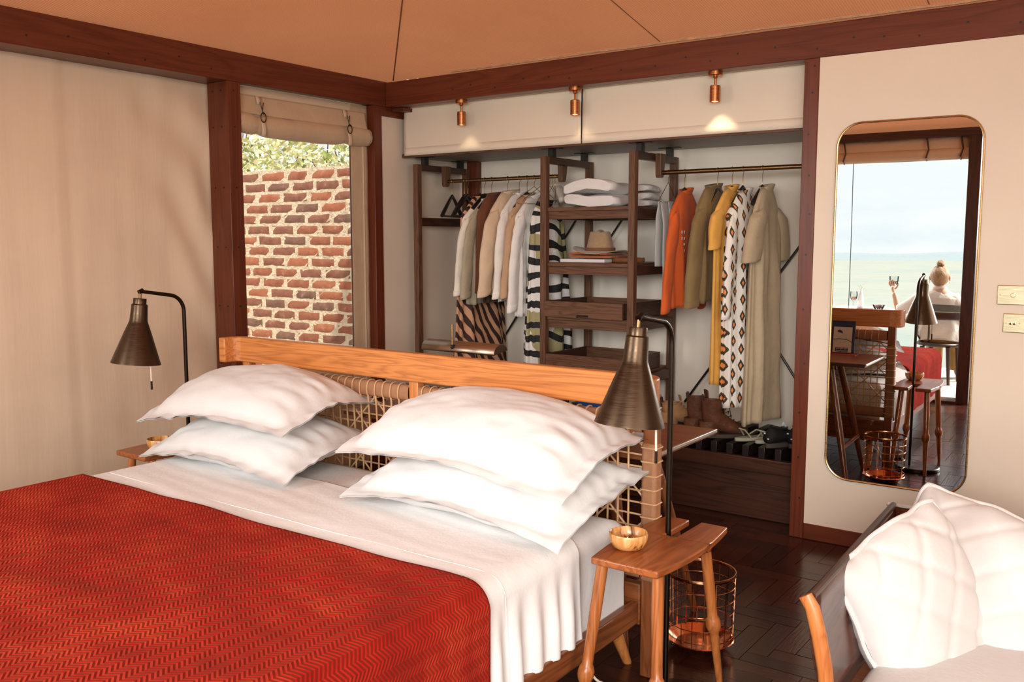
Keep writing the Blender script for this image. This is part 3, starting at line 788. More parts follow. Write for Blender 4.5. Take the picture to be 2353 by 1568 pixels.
# ------------------------------------------------------------------ pillows
def pillow(label, c, L_, W_, T_, rz=0, tilt=0, roll=0, seed=0, flange=0.045, droop=(0,0,0,0), gather=0.0, up=1.0, dn=1.0):
    """L along x, W along y"""
    nu, nv = 64, 44
    m = M()
    def surf(sgn):
        def fn(u, v):
            a, b = 2*u-1, 2*v-1
            hx, hy = L_/2, W_/2
            fx, fy = flange/hx, flange/hy
            ia, ib = a*(1+fx), b*(1+fy)
            # corner pinch of the outline
            x = a*(hx+flange)*(1-0.045*(b*b)*(1-abs(a)*0)*0.6); y = b*(hy+flange)*(1-0.07*(a*a)*0.6)
            # corners reach out
            x += math.copysign(1, a)*0.018*abs(a*b)**3; y += math.copysign(1, b)*0.014*abs(a*b)**3
            q = max(0, 1-abs(ia)**2.4)*max(0, 1-abs(ib)**2.2)
            t = T_/2*q**0.46 if q > 0 else 0
            th = max(t*(up if sgn > 0 else dn), 0.0025)
            # gathers running in from the seam
            ex = max(0, abs(ia)-0.62)/0.38
            g = gather*(math.sin(b*22+seed+3*nz(b*3,seed))*min(1,ex)*min(1,q*5))
            wr = 0.010*nz(a*2.2+seed, b*2.6, sgn*2)+0.006*nz(a*5+seed+b*3, b*8-a*3, 1.3)*(.4+abs(a))
            fl = 0.010*nz(a*6+seed*2, b*6, 9)*(1 if q <= 0.02 else 0.2)
            z = sgn*th+wr*min(1,q*4)+g*sgn+fl
            e = abs(a*b)**2
            k = (0 if a < 0 else 1)+(0 if b < 0 else 2)
            z += droop[k]*(abs(a)*abs(b))**1.5
            return (x, y, z)
        return fn
    m.grid(surf(1), nu, nv); n0 = len(m.v); m.grid(surf(-1), nu, nv)
    for f in range(nu*nv, 2*nu*nv): m.f[f] = tuple(reversed(m.f[f]))
    mat = Matrix.Translation(c) @ Matrix.Rotation(R(rz),4,'Z') @ Matrix.Rotation(R(tilt),4,'X') @ Matrix.Rotation(R(roll),4,'Y')
    o = m.xf(mat).build('pillow', MAT['white'], org=c, ang=180, weld=True)
    tag(o, label, 'pillow', 'white pillows on the bed')
    return o
# lower pair lies on the sheet, upper pair leans back on the headboard
pillow('lower white pillow of the left pair, resting on the sheet by the wall', (1.165,-1.995,ZT+0.108), 0.76, 0.46, 0.20, 1, 6, 0, 1.0, droop=(-.06,-.05,-.03,-.03), gather=.006, up=.9)
pillow('upper white pillow of the left pair, leaning against the cane headboard', (1.110,-1.960,ZT+0.262), 0.78, 0.46, 0.23, 1.5, 9, -1, 4.2, droop=(-.06,-.03,-.05,-.085), gather=.008, dn=.35)
pillow('lower white pillow of the right pair, beside the lamp', (2.325,-1.975,ZT+0.112), 0.80, 0.47, 0.21, -2, 5, 0, 7.7, droop=(-.055,-.06,-.03,.02), gather=.006, up=.9)
pillow('upper white pillow of the right pair, puffed up beneath the black lamp', (2.295,-1.955,ZT+0.258), 0.84, 0.46, 0.25, -2, 10, 1, 9.1, droop=(-.045,-.055,-.05,-.045), gather=.008, dn=.35)

# ------------------------------------------------------------------ bedside stools, lamps, bowls
def make_stool(label, cx, cy, mx):
    t = thing('bedside_stool', label, 'stool', (cx,cy,0), 'bedside stools with a slotted top'); dn = 0.0
    def X(x): return cx+mx*x
    # top outline with bowed long sides (local x to the outside), slot open to +y
    out = []
    for i in range(11):
        v = -0.245+0.49*i/10; out.append((0.128+0.022*math.cos(v/0.245*PI/2), v))
    out += [(0.012,0.245)]
    slot = [(0.012, 0.245),(0.012,0.055),(-0.028,0.055),(-0.028,0.245)]
    left = [(-0.128-0.022*math.cos(v/0.245*PI/2), v) for v in [0.245-0.49*i/10 for i in range(11)]]
    zt = 0.545
    m = M()
    # build from strips: right part, left part, bridge
    def strip(xa, xb, ya, yb, n):
        for i in range(n):
            y0, y1 = ya+(yb-ya)*i/n, ya+(yb-ya)*(i+1)/n
            P = [(xa(y0),y0),(xb(y0),y0),(xb(y1),y1),(xa(y1),y1)]
            b = len(m.v)
            for z in (zt-0.022, zt):
                for x, y in P: m.v.append(Vector((X(x),cy+y,z)))
            m.f += [(b+3,b+2,b+1,b),(b+4,b+5,b+6,b+7)]
            m.f += [(b+1,b+2,b+6,b+5)] if xb is not mid2 else [(b+1,b+2,b+6,b+5)]
            m.f += [(b,b+4,b+7,b+3)]
            if i == 0: m.f.append((b,b+1,b+5,b+4))
            if i == n-1: m.f.append((b+3,b+7,b+6,b+2))
    rim = lambda s_: (lambda y: s_*(0.106+0.022*math.cos(y/0.245*PI/2)))
    mid2 = None
    strip(lambda y: 0.016, rim(1), 0.055, 0.245, 6)
    strip(rim(-1), lambda y: -0.024, 0.055, 0.245, 6)
    mA = m
    strip(rim(-1), rim(1), -0.245, 0.055, 10)
    o = m.build('stool_top', MAT['stool'], t, bevel=0)
    # fuse the strips into one slab
    bm = bmesh.new(); bm.from_mesh(o.data); bmesh.ops.remove_doubles(bm, verts=bm.verts, dist=1e-4)
    seen = {}
    for f in list(bm.faces):
        key = tuple(sorted(v.index for v in f.verts)); seen.setdefault(key, []).append(f)
    dup = [f for fs in seen.values() if len(fs) > 1 for f in fs]
    bmesh.ops.delete(bm, geom=dup, context='FACES_ONLY')
    bmesh.ops.recalc_face_normals(bm, faces=bm.faces); bm.to_mesh(o.data); bm.free()
    md = o.modifiers.new('bevel','BEVEL'); md.width = .005; md.segments = 3; md.limit_method = 'ANGLE'; md.angle_limit = R(40)
    for (tx, ty, fx, fy) in ((0.078,-0.185,0.105,-0.232),(0.070,0.150,0.095,0.245),(-0.090,-0.200,-0.125,-0.290),(-0.078,0.150,-0.105,0.245)):
        a, b = Vector((X(tx),cy+ty,0.525)), Vector((X(fx),cy+fy,0.0))
        rad = []; pp = []; dn = 0.07 if ty < 0 else 0.0
        for f, r_ in ((0,.0165),(.12,.0172),(.3,.0175),(.44,.0160),(.50,.0165),(.515,.021),(.54,.0245),(.565,.0245),(.59,.021),(.605,.0165),(.62,.0150),(.8,.0125),(1,.0095)):
            pp.append(a.lerp(b, f+(dn if .4 < f < .9 else 0))); rad.append(r_)
        M().tube(pp, rad, 14).build('leg', MAT['stoolleg'], t)
    return t
make_stool('wooden bedside stool with turned legs in front of the right lamp', 2.915, -1.913, 1)
make_stool('wooden bedside stool at the far left, mostly hidden behind the pillows', 0.560, -1.952, -1)

def make_lamp(label, px, py, lean=0):
    t = thing('reading_lamp', label, 'lamp', (px,py,0), 'bronze reading lamps beside the bed')
    M().lathe([(0.0,0.0),(0.128,0.0),(0.132,0.004),(0.132,0.019),(0.126,0.024),(0.0,0.024)], (px+0.045,py-0.01,0), 40).build('base', MAT['bronzep'], t)
    path = [(px,py,0.02),(px,py,0.6),(px,py,1.135)]
    r = 0.075
    for i in range(1,9):
        a = i/8*(PI/2-0.10)
        path.append((px, py-r*(1-math.cos(a)), 1.135+r*math.sin(a)))
    end = (px-0.004, py-0.205, 1.232)
    path.append(end)
    M().tube(path, [0.0085]*(len(path)-1)+[0.0075], 12).build('pole', MAT['bronzep'], t)
    tip = Vector(end)
    M().tube([tip+Vector((0,0.012,0.004)), tip+Vector((0,-0.008,-0.004))], 0.0095, 12).build('knuckle', MAT['bronzep'], t)
    rot = Matrix.Translation(tip) @ Matrix.Rotation(R(-5.5),4,'X') @ Matrix.Rotation(R(2),4,'Y')
    M().tube([(0,0,0.0),(0,0,-0.04)], 0.006, 10).xf(rot).build('stem', MAT['rodm'], t)
    M().lathe([(0.0,-0.030),(0.026,-0.030),(0.027,-0.032),(0.027,-0.056),(0.0,-0.056)], n=28).xf(rot).build('cap', MAT['bronze'], t)
    prof = [(0.030,-0.054),(0.033,-0.058),(0.0335,-0.075),(0.0365,-0.125),(0.041,-0.138),(0.055,-0.175),(0.076,-0.235),(0.1005,-0.305),(0.1015,-0.309),(0.099,-0.309),(0.074,-0.238),(0.052,-0.175),(0.034,-0.128),(0.030,-0.060)]
    M().lathe(prof, n=40).xf(rot).build('shade', MAT['bronze'], t, ang=25)
    M().lathe([(0.0,-0.135),(0.020,-0.15),(0.026,-0.18),(0.018,-0.208),(0.0,-0.214)], n=16).xf(rot).build('bulb', MAT['bulb'], t)
    c0 = rot @ Vector((0.072,0.02,-0.285))
    cd = M().tube([c0, c0+Vector((0.001,0,-0.05)), c0+Vector((0.002,0,-0.095))], 0.0032, 6).build('pull_cord', MAT['cord'], t)
    M().tube([c0+Vector((0.002,0,-0.092)), c0+Vector((0.002,0,-0.128))], 0.0044, 8).build('cord_tip', MAT['bronzep'], cd)
    return t
MAT['bulb'] = plain('opal_bulb', (0.85,0.83,0.78), 0.3)
make_lamp('dark bronze reading lamp standing behind the right bedside stool', 2.892, -1.828)
make_lamp('dark bronze reading lamp at the left, against the canvas wall', 0.557, -1.905)

def bowl_mat():
    m, nt, b = newmat('streaked_olive_wood')
    n1 = noise_n(nt, coords(nt, (16, 40, 6)), 1.5, 4, 0.6, 0.8)
    nt.links.new(ramp_n(nt, n1, [(0.36,(0.10,0.03,0.01)),(0.44,(0.52,0.22,0.06)),(0.6,(0.66,0.34,0.12)),(0.72,(0.74,0.50,0.24))]), b.inputs['Base Color'])
    b.inputs['Roughness'].default_value = 0.22; return m
MAT['bowl'] = bowl_mat()
def make_bowl(label, x, y, z):
    return tag(M().lathe([(r_*1.2,h_*1.15) for r_,h_ in [(0.0,0.0),(0.028,0.0),(0.040,0.008),(0.0475,0.026),(0.0480,0.040),(0.0465,0.043),(0.0445,0.041),(0.043,0.026),(0.034,0.011),(0.0,0.008)]], (x,y,z), 36).build('wooden_bowl', MAT['bowl'], org=(x,y,z), ang=60), label, 'bowl', 'small wooden bowls on the bedside stools')
bx, by = 2.862, -2.030
BS = 1.2
make_bowl('small streaked wooden bowl of jewellery on the right bedside stool', bx, by, 0.5455)
make_bowl('small wooden bowl on the left bedside stool, half behind a pillow', 0.600, -2.075, 0.5455)
tag(M().tube([(bx+0.004+0.011*math.cos(a), by+0.004+0.005*math.sin(a), 0.571+0.011*math.sin(a)) for a in [i*2*PI/20 for i in range(20)]], 0.0032, 8, closed=True).build('ring', MAT['brass'], org=(bx,by,.556)), 'shiny gold ring standing in the right wooden bowl', 'ring')
tag(M().lathe([(0,0),(.009,.002),(.012,.007),(.009,.012),(0,.014)], (bx+.022,by+.010,.5565), 18, 1.3, 0.9).build('earring', MAT['plate'], org=(bx+.022,by+.01,.556)), 'pale gold dome earring in the right wooden bowl', 'earring')
MAT['coral'] = plain('coral_red', (0.45,0.05,0.03), 0.3)
tag(M().lathe([(0,0),(.007,.002),(.009,.006),(.006,.010),(0,.011)], (bx-.014,by-.008,.5555), 14, 1.5, .8).build('bead', MAT['coral'], org=(bx-.014,by-.008,.5555)), 'coral red bead in the right wooden bowl', 'bead')
tag(M().tube([(bx-.006+0.012*math.cos(a), by+.012+0.012*math.sin(a), 0.5585) for a in [i*2*PI/20 for i in range(20)]], 0.0024, 8, closed=True).build('bracelet', MAT['steel'], org=(bx-.006,by+.012,.556)), 'small steel hoop lying in the right wooden bowl', 'hoop')

# ------------------------------------------------------------------ waste bin
def make_bin(x, y):
    t = thing('wire_bin', 'round copper wire waste bin standing behind the right bedside stool', 'bin', (x,y,0))
    ring = lambda r, z, n=40: [(x+r*math.cos(i*2*PI/n), y+r*math.sin(i*2*PI/n), z) for i in range(n)]
    m = M(); rr, zz = 0.121, 0.278
    m.tube(ring(rr, zz), 0.003, 6, closed=True, ry=0.007); m.build('rim', MAT['copper'], t)
    for k in range(5): M().tube(ring(0.119-0.001*k, 0.235-0.045*k), 0.0016, 5, closed=True).build('hoop_wire', MAT['copper'], t)
    for k in range(18):
        a = k*2*PI/18
        M().tube([(x+0.120*math.cos(a),y+0.120*math.sin(a),0.28),(x+0.114*math.cos(a),y+0.114*math.sin(a),0.030)], 0.0016, 5).build('upright_wire', MAT['copper'], t)
    M().lathe([(0.0,0.006),(0.070,0.004),(0.085,0.008),(0.118,0.034),(0.121,0.037),(0.118,0.040),(0.084,0.014),(0.0,0.012)], (x,y,0), 40).build('dish', MAT['copper'], t)
make_bin(2.822, -1.408)

# ------------------------------------------------------------------ cables under the stool
for i, (lab, P, mt_) in enumerate((('white power cable hanging under the bed rail by the stool', [(2.655,-1.90,0.24),(2.668,-1.93,0.16),(2.675,-1.96,0.07),(2.68,-2.0,0.006),(2.62,-2.2,0.006),(2.5,-2.4,0.006)], 'whitep'),
                                 ('cream cable looping on the floor under the bedside stool', [(2.655,-1.86,0.23),(2.66,-1.93,0.12),(2.70,-1.93,0.05),(2.76,-1.90,0.03),(2.80,-1.92,0.008),(2.83,-1.99,0.006),(2.80,-2.08,0.006),(2.70,-2.25,0.006)], 'cord'))):
    # smooth path
    Q = []
    for k in range(len(P)-1):
        p0, p1, p2, p3 = [Vector(P[max(0,min(len(P)-1,k+d))]) for d in (-1,0,1,2)]
        for s_ in range(6):
            u = s_/6; Q.append(0.5*((2*p1)+(-p0+p2)*u+(2*p0-5*p1+4*p2-p3)*u*u+(-p0+3*p1-3*p2+p3)*u**3))
    Q.append(Vector(P[-1]))
    tag(M().tube(Q, 0.0042, 8).build('power_cable', MAT[mt_], org=P[0]), lab, 'cable', 'cables under the right stool')
tag(M().lathe([(0,0),(.030,.001),(.040,.010),(.042,.035),(.034,.055),(.014,.062),(0,.063)], (2.765,-2.087,0.0), 20, 1, .7).build('power_adapter', MAT['greyboard'], org=(2.765,-2.087,0.0)), 'grey plug adapter on the floor under the right stool, seen in the mirror', 'adapter')
# ------------------------------------------------------------------ wardrobe: overhead shelf with canvas valances
ov = thing('overhead_shelf', 'high storage shelf above the wardrobe with two cream canvas front flaps', 'shelf', (1.3,0.45,1.985))
BX(0.0,0.158,1.986, 2.664,0.755,2.004).build('shelf_board', MAT['greyboard'], ov)
BX(0.0,0.150,1.978, 2.664,0.172,2.004).build('front_edge', MAT['walnut_x'], ov, bevel=.002)
for (a, b) in ((0.030,1.362),(1.372,2.650)):
    def val(u, v, a=a, b=b):
        x = a+u*(b-a)
        return (x, 0.146-0.010*v*0+0.003*nz(x*3, v*4)-0.004*math.sin(v*PI), 1.992+v*0.300)
    vl = M().grid(val, 60, 14).build('canvas_flap', MAT['cream'], ov, ang=180, solid=.006)
    M().grid(lambda u, v: (a+u*(b-a), 0.1405+0.003*nz((a+u*(b-a))*3, v), 1.990+v*0.050), 60, 2).build('hem_band', MAT['cream'], vl, ang=180, solid=.003)
    M().grid(lambda u, v: (a+u*(b-a), 0.146-v*0.10, 2.292-0.004*v), 20, 2).build('top_fold', MAT['cream'], vl, solid=.003)
    for x in (a+.022, b-.022): M().tube([(x,0.1405,2.04),(x,0.139,2.286)], 0.0012, 4).build('stitch_line', MAT['canvas'], vl)
S(BX(-0.05,0.10,2.296, 2.70,0.80,2.32).build('sun_block_roof', MAT['alcove']), 'unseen roof added over the wardrobe alcove to keep the sun out', 'roof')  # unseen roof, added to block the sun from the alcove

# ------------------------------------------------------------------ wardrobe frame
wf = thing('wardrobe_frame', 'open walnut wardrobe frame with rods and shelves hung below the overhead shelf', 'wardrobe', (1.3,0.42,0.39))
FR = [0.092, 1.082, 1.664]
PW = 0.040
ZB = 0.393
SHZ = [1.637, 1.318, 1.003, 0.690]
for fi, x in enumerate(FR):
    for y in (0.150, 0.655):
        BX(x,y,ZB, x+PW,y+PW,1.934).build('post', MAT['walnut_z'], wf, bevel=.002)
        BX(x+0.004,y+0.075 if y < .4 else y-0.062, 1.934, x+0.036,y+0.115 if y < .4 else y-0.022, 1.986).build('hanging_bracket', MAT['black'], wf)
        yy = y+0.095 if y < .4 else y-0.042
        BX(x-0.045,yy-0.02,1.981, x+0.085,yy+0.02,1.985).build('bracket_plate', MAT['black'], wf)
    BX(x,0.190,1.894, x+PW,0.655,1.934).build('top_rail', MAT['dark_y'], wf, bevel=.002)
    for z in ([1.605] if fi == 0 else SHZ):
        BX(x+.003,0.190,z-0.066, x+PW-.001,0.655,z-0.012).build('side_rail', MAT['dark_y'], wf, bevel=.002)
for k, z in enumerate(SHZ):
    BX(FR[1]+PW+.001,0.166,z-0.022, FR[2]-.001,0.70,z).build('shelf_board', MAT['walnut_x'], wf, bevel=.002)
    BX(FR[1]+PW+.001,0.176,z-0.068, FR[2]-.001,0.196,z-0.022).build('shelf_apron', MAT['walnut_x'], wf, bevel=.002)
    BX(FR[1]+PW+.001,0.670,z-0.068, FR[2]-.001,0.688,z-0.022).build('shelf_apron', MAT['walnut_x'], wf, bevel=.002)
YR, ZR = 0.42, 1.836
def hook_bracket(x, sg):
    m = M()
    poly = [(0.0,1.934),(0.066,1.934),(0.060,1.88),(0.050,1.815),(0.040,1.800),(0.012,1.800),(0.006,1.815),(0.003,1.88)]
    pts = [(x, YR-0.034+py, pz) for py, pz in poly]
    n = len(pts); w = 0.034*sg
    m.add(pts+[(px+w, py, pz) for px, py, pz in pts], [tuple(range(n)), tuple(reversed(range(n,2*n)))]+[(i,(i+1)%n,n+(i+1)%n,n+i) for i in range(n)])
    m.build('rod_bracket', MAT['walnut_z'], wf, bevel=.003, smooth=False)
hook_bracket(FR[0]+PW, 1); hook_bracket(FR[1], -1); hook_bracket(FR[2]+PW, 1)
M().tube([(FR[0]+PW+.01,YR,ZR),(FR[1]-.01,YR,ZR)], 0.0115, 16).build('clothes_rod', MAT['rodm'], wf)
M().tube([(FR[2]+PW+.01,YR,ZR-.008),(2.663,YR,ZR-.008)], 0.0125, 16).build('clothes_rod', MAT['rodm'], wf)
for (xa,za,xb,zb) in ((0.14,0.40,1.08,1.70),(1.13,0.42,1.70,1.30) if False else (1.12,1.30,1.36,1.62),(1.71,0.39,2.655,1.72),(1.72,1.73,2.655,0.36)):
    M().tube([(xa,0.700,za),(xb,0.700,zb)], 0.007, 8).build('brace_rod', MAT['black'], wf)

# trays on the lower shelves
def tray(label, z, x0, x1, y0, y1, h):
    t = thing('wooden_tray', label, 'tray', ((x0+x1)/2,(y0+y1)/2,z), 'dark wooden trays on the wardrobe shelves')
    th = 0.012
    m = M(); a, b = x0, x1
    n0 = (a+b)/2
    # front with a finger notch at the lower edge
    zz = [z+.001, z+0.018, z+h]
    m.box(a,y0,z+.001, n0-.04,y0+th,z+h); m.box(n0+.04,y0,z+.001, b,y0+th,z+h); m.box(n0-.04,y0,z+.018, n0+.04,y0+th,z+h)
    m.build('front', MAT['walnut_x'], t, bevel=0, smooth=False)
    BX(a,y1-th,z+.001,b,y1,z+h).build('back', MAT['walnut_x'], t, bevel=.001)
    BX(a,y0+th,z+.001,a+th,y1-th,z+h).build('side', MAT['dark_y'], t, bevel=.001)
    BX(b-th,y0+th,z+.001,b,y1-th,z+h).build('side', MAT['dark_y'], t, bevel=.001)
    BX(a+th,y0+th,z+.002,b-th,y1-th,z+.010).build('bottom', MAT['dark_x'], t)
tray('empty dark wooden tray with a finger notch on the third shelf', SHZ[2], 1.134, 1.652, 0.120, 0.60, 0.092)
tray('dark wooden tray on the lowest shelf, just above the bed headboard', SHZ[3], 1.134, 1.652, 0.135, 0.60, 0.092)

# ------------------------------------------------------------------ shoe bench
sb = thing('shoe_bench', 'low dark slatted shoe bench across the bottom of the wardrobe', 'bench', (1.3,0.42,0))
BX(0.02,0.120,0.262, 2.662,0.150,0.334).build('front_board', MAT['dark_x'], sb, bevel=.003)
BX(0.02,0.185,0.0, 2.662,0.20,0.30).build('recessed_panel', MAT['dark_x'], sb)
BX(0.02,0.70,0.0, 2.662,0.72,0.334).build('back_board', MAT['dark_x'], sb)
for i in range(29):
    x = 0.20+i*0.0865
    if x+0.035 > 2.66: break
    BX(x,0.128,0.334, x+0.034,0.735,0.392).build('slat', MAT['blackw'], sb, bevel=.002)
# low dark board with sockets, seen through the gap under the headboard rail
BX(0.03,0.100,0.335, 1.55,0.118,0.505).build('socket_board', MAT['dark_x'], sb, bevel=.003)
for x in (0.88, 1.05):
    pl = BX(x,0.094,0.455, x+0.085,0.0995,0.497).build('socket_plate', MAT['steel'], sb, bevel=.002)
    for dx in (.02,.055): BX(x+dx,0.092,0.465, x+dx+.012,0.0945,0.485).build('socket_hole', MAT['black'], pl)

# ------------------------------------------------------------------ spotlights
def spot(x, label, pw):
    y = 0.052; zt = 2.2845
    t = thing('spotlight', label, 'light', (x,y,zt), 'copper spotlights under the beam')
    M().lathe([(0.0,0.0),(0.036,0.0),(0.036,-0.018),(0.033,-0.021),(0.0,-0.021)], (x,y,zt), 28).build('mount', MAT['spotc'], t)
    M().lathe([(0.011,-0.020),(0.012,-0.03),(0.0065,-0.034),(0.0065,-0.072),(0.0,-0.072)], (x,y,zt), 16).build('stem', MAT['spotc'], t)
    b = M().lathe([(0.0,-0.068),(0.0255,-0.068),(0.0270,-0.070),(0.0270,-0.147),(0.0255,-0.1475),(0.0245,-0.142),(0.0,-0.142)], (x,y,zt), 32).build('barrel', MAT['spotc'], t)
    M().lathe([(0.0,-0.1405),(0.021,-0.1405),(0.021,-0.143),(0.0,-0.143)], (x,y,zt), 20).build('lens', MAT['lens'], b)
    ld = bpy.data.lights.new('spot_beam','SPOT'); ld.energy = pw; ld.color = (1.0,0.80,0.52); ld.spot_size = R(80); ld.spot_blend = 0.6; ld.shadow_soft_size = 0.018
    o = bpy.data.objects.new('spot_beam', ld); C.objects.link(o); o.location = (x,y,zt-0.150)
    o.rotation_euler = (R(22),0,0)
MAT['lens'] = plain('warm_lens', (0.9,0.8,0.6), 0.3, emit=((1.0,0.80,0.50), 2.5))
spot(0.575, 'left copper spotlight under the beam, nearest the window', 0.35)
spot(1.378, 'middle copper spotlight beside the gap between the two canvas flaps', 0.25)
spot(2.200, 'right copper spotlight, nearest the mirror', 1.3)

# ------------------------------------------------------------------ hangers
def hook_path(x, y, z, r=0.015, drop=0.07):
    P = [(x, y-r*0.9*math.cos(a)*1.0, z+r*math.sin(a)) for a in [PI*0.02+i*PI/10*1.02 for i in range(11)]]
    P = [(x, y-r*math.cos(a), z+r*math.sin(a)) for a in [-0.6+i*(PI+0.6)/12 for i in range(13)]]
    P += [(x, y+r*0.6, z-0.022), (x, y, z-0.036), (x, y, z-drop)]
    return P
def wood_hanger(label, x, bar=True, turn=0, zr=ZR, w=0.20, shape=True, drop=0.085, dr=0.115):
    t = thing('wooden_hanger', label, 'hanger', (x,YR,zr), 'hangers on the clothes rods')
    M().tube(hook_path(x, YR, zr+.0005, 0.0135, drop), 0.002, 6).build('hook', MAT['brass'], t)
    if shape:
        zt = zr-drop
        P = [(x, YR+s*w, zt-0.012-dr*abs(s)**1.1) for s in [-1+i*0.1 for i in range(21)]]
        M().tube(P, [0.008+0.006*min(1,abs(i-10)/8) for i in range(21)], 8, ry=0.012).build('arms', MAT['blackw'], t)
        if bar: M().tube([(x,YR-w*.96,zt-dr-.012),(x,YR+w*.96,zt-dr-.012)], 0.0055, 8).build('bar', MAT['blackw'], t)
    if turn: t.rotation_euler = (0,0,R(turn))
    return t
def wire_hanger(label, x, w=0.185, h=0.11, turn=0, zr=ZR, drop=0.055):
    t = thing('wire_hanger', label, 'hanger', (x,YR,zr), 'hangers on the clothes rods')
    M().tube(hook_path(x, YR, zr+.0005, 0.0135, drop), 0.0018, 6).build('hook', MAT['brass'], t)
    zt = zr-drop
    M().tube([(x,YR,zt),(x,YR-w,zt-h*.8),(x,YR-w-.006,zt-h*.9),(x,YR-w+.006,zt-h),(x,YR+w-.006,zt-h),(x,YR+w+.006,zt-h*.9),(x,YR+w,zt-h*.8)], 0.0019, 6, closed=True).build('frame', MAT['brass'], t)
    if turn: t.rotation_euler = (0,0,R(turn))
    return t
wood_hanger('empty black wooden hanger, first from the left on the left rod', 0.197, turn=20, dr=.135)
wood_hanger('empty black wooden hanger, second from the left on the left rod', 0.300, turn=17, dr=.135)
wood_hanger('empty black wooden hanger touching the second one on the left rod', 0.330, turn=10, dr=.135)

# ------------------------------------------------------------------ garments
def garment(name, label, cat, x, zt, zb, ws, wb, ts, tb, mat, sl=None, neck=0.060, fold=0.015, nf=7, seed=0, turn=0, wmid=None, collar=True, hang_y=0.0, sleeve_mat=None, parts=(), flare=0.055):
    """clothes on a hanger: thin across x, wide along y. zt neck height, zb hem height."""
    t = thing(name, label, cat, (x,YR+hang_y,zt))
    H = zt-zb; y0 = YR+hang_y
    def body(u, v):
        a = u*2*PI; d = v*H
        sh = 0.125
        if d < sh:
            f = d/sh; w = neck+(ws-neck)*f**0.95; th = 0.018+(ts-0.018)*f**0.7
        else:
            f = (d-sh)/(H-sh)
            if wmid is not None: w = ws+(wmid-ws)*min(1,f*2) if f < .5 else wmid+(wb-wmid)*(f-.5)*2
            else: w = ws+(wb-ws)*f
            th = ts+(tb-ts)*f
        ca, sa = math.cos(a), math.sin(a)
        yy = w*math.copysign(abs(ca)**0.8, ca); xx = th*math.copysign(abs(sa)**0.9, sa)
        g = min(1, max(0,(d-0.05)/0.35))
        fo = fold*g*(math.sin(nf*a+seed+1.4*nz(d*2.2, seed, a))+0.6*math.sin((nf*2+1)*a+seed*2+d*3))
        fo += fold*0.8*nz(yy*9+seed, d*3.5, sa*2)*g
        return (x+xx+fo*sa*1.0+fo*0.3, y0+yy+fo*0.6*ca, zt-d+0.006*math.sin(3*a+seed)*v)
    m = M().grid(body, 56, max(16,int(H*44)), cu=True)
    m.build('body', mat, t, ang=180, solid=.0025)
    smat = sleeve_mat or mat
    if sl:
        L_, r0, r1 = sl
        for s_ in (-1, 1):
            def sleeve(u, v, s_=s_):
                a = u*2*PI; d = v*L_
                r_ = r0+(r1-r0)*v
                cy = y0+s_*(ws-0.030+0.030*math.sin(min(1,v*1.6)*PI/2)+flare*v); cz = zt-0.112-d
                if v < 0.14: r_ *= 0.45+0.55*v/0.14
                wr = 0.006*nz(d*11+seed, a*1.2, s_*3)+0.005*math.sin(d*26+2*a+seed)*max(0,nz(d*4,seed+s_))
                return (x+0.012+math.sin(a)*(r_*0.48+wr)+0.006*math.sin(v*3+seed), cy+math.cos(a)*(r_+wr), cz+0.010*math.cos(a)*v+0.03*(1-v)*(-s_*math.cos(a)*.5+.0))
            m = M().grid(sleeve, 22, 26, cu=True)
            so_ = m.build('sleeve', smat, t, ang=180, solid=.002)
            if 'cuff' in parts:
                zc0 = zt-0.112-L_
                def cuff(u, v, s_=s_):
                    a = u*2*PI; p = Vector(sleeve(u, 0.93+0.07*v)); c_ = Vector((x+0.012,y0+s_*(ws+flare*(.93+.07*v)),p.z))
                    q = c_+(p-c_)*1.05; q.z = p.z; return q
                M().grid(cuff, 22, 3, cu=True).build('cuff', smat, so_, ang=180, solid=.004)
    if collar:
        def col(u, v):
            a = u*2*PI
            r_ = neck*(0.95+0.10*v)
            return (x+math.sin(a)*(0.022+0.016*v), y0+math.cos(a)*r_+0.004*v, zt-0.020+v*0.034+0.012*math.cos(a)*v)
        M().grid(col, 28, 5, cu=True).build('collar', mat, t, ang=180, solid=.003)
    if 'placket' in parts:
        m = M()
        def pk(u, v):
            p = Vector(body(0.505+u*0.012, 0.08+v*0.9)); p.y -= 0.003; return p
        M().grid(pk, 2, 30).build('placket', mat, t, ang=180, solid=.003)
    if turn: t.rotation_euler = (0,0,R(turn))
    return t
F = lambda n, c, **k: fabric(n, c, 0.9, 1400, 12, 0.25, 0.05, 0.1, **k)
def zebra():
    m, nt, b = newmat('orange_zebra_stripe'); w = nt.nodes.new('ShaderNodeTexWave'); w.inputs['Scale'].default_value = 9.5; w.inputs['Distortion'].default_value = 3.0; w.inputs['Detail'].default_value = 1.5; w.inputs['Detail Scale'].default_value = 0.9
    w.bands_direction = 'DIAGONAL'; nt.links.new(coords(nt, (0.2,1.0,0.62)), w.inputs['Vector'])
    nt.links.new(ramp_n(nt, w.outputs['Fac'], [(0.46,(0.045,0.016,0.012)),(0.54,(0.62,0.33,0.19))]), b.inputs['Base Color']); b.inputs['Roughness'].default_value = 0.8; return m
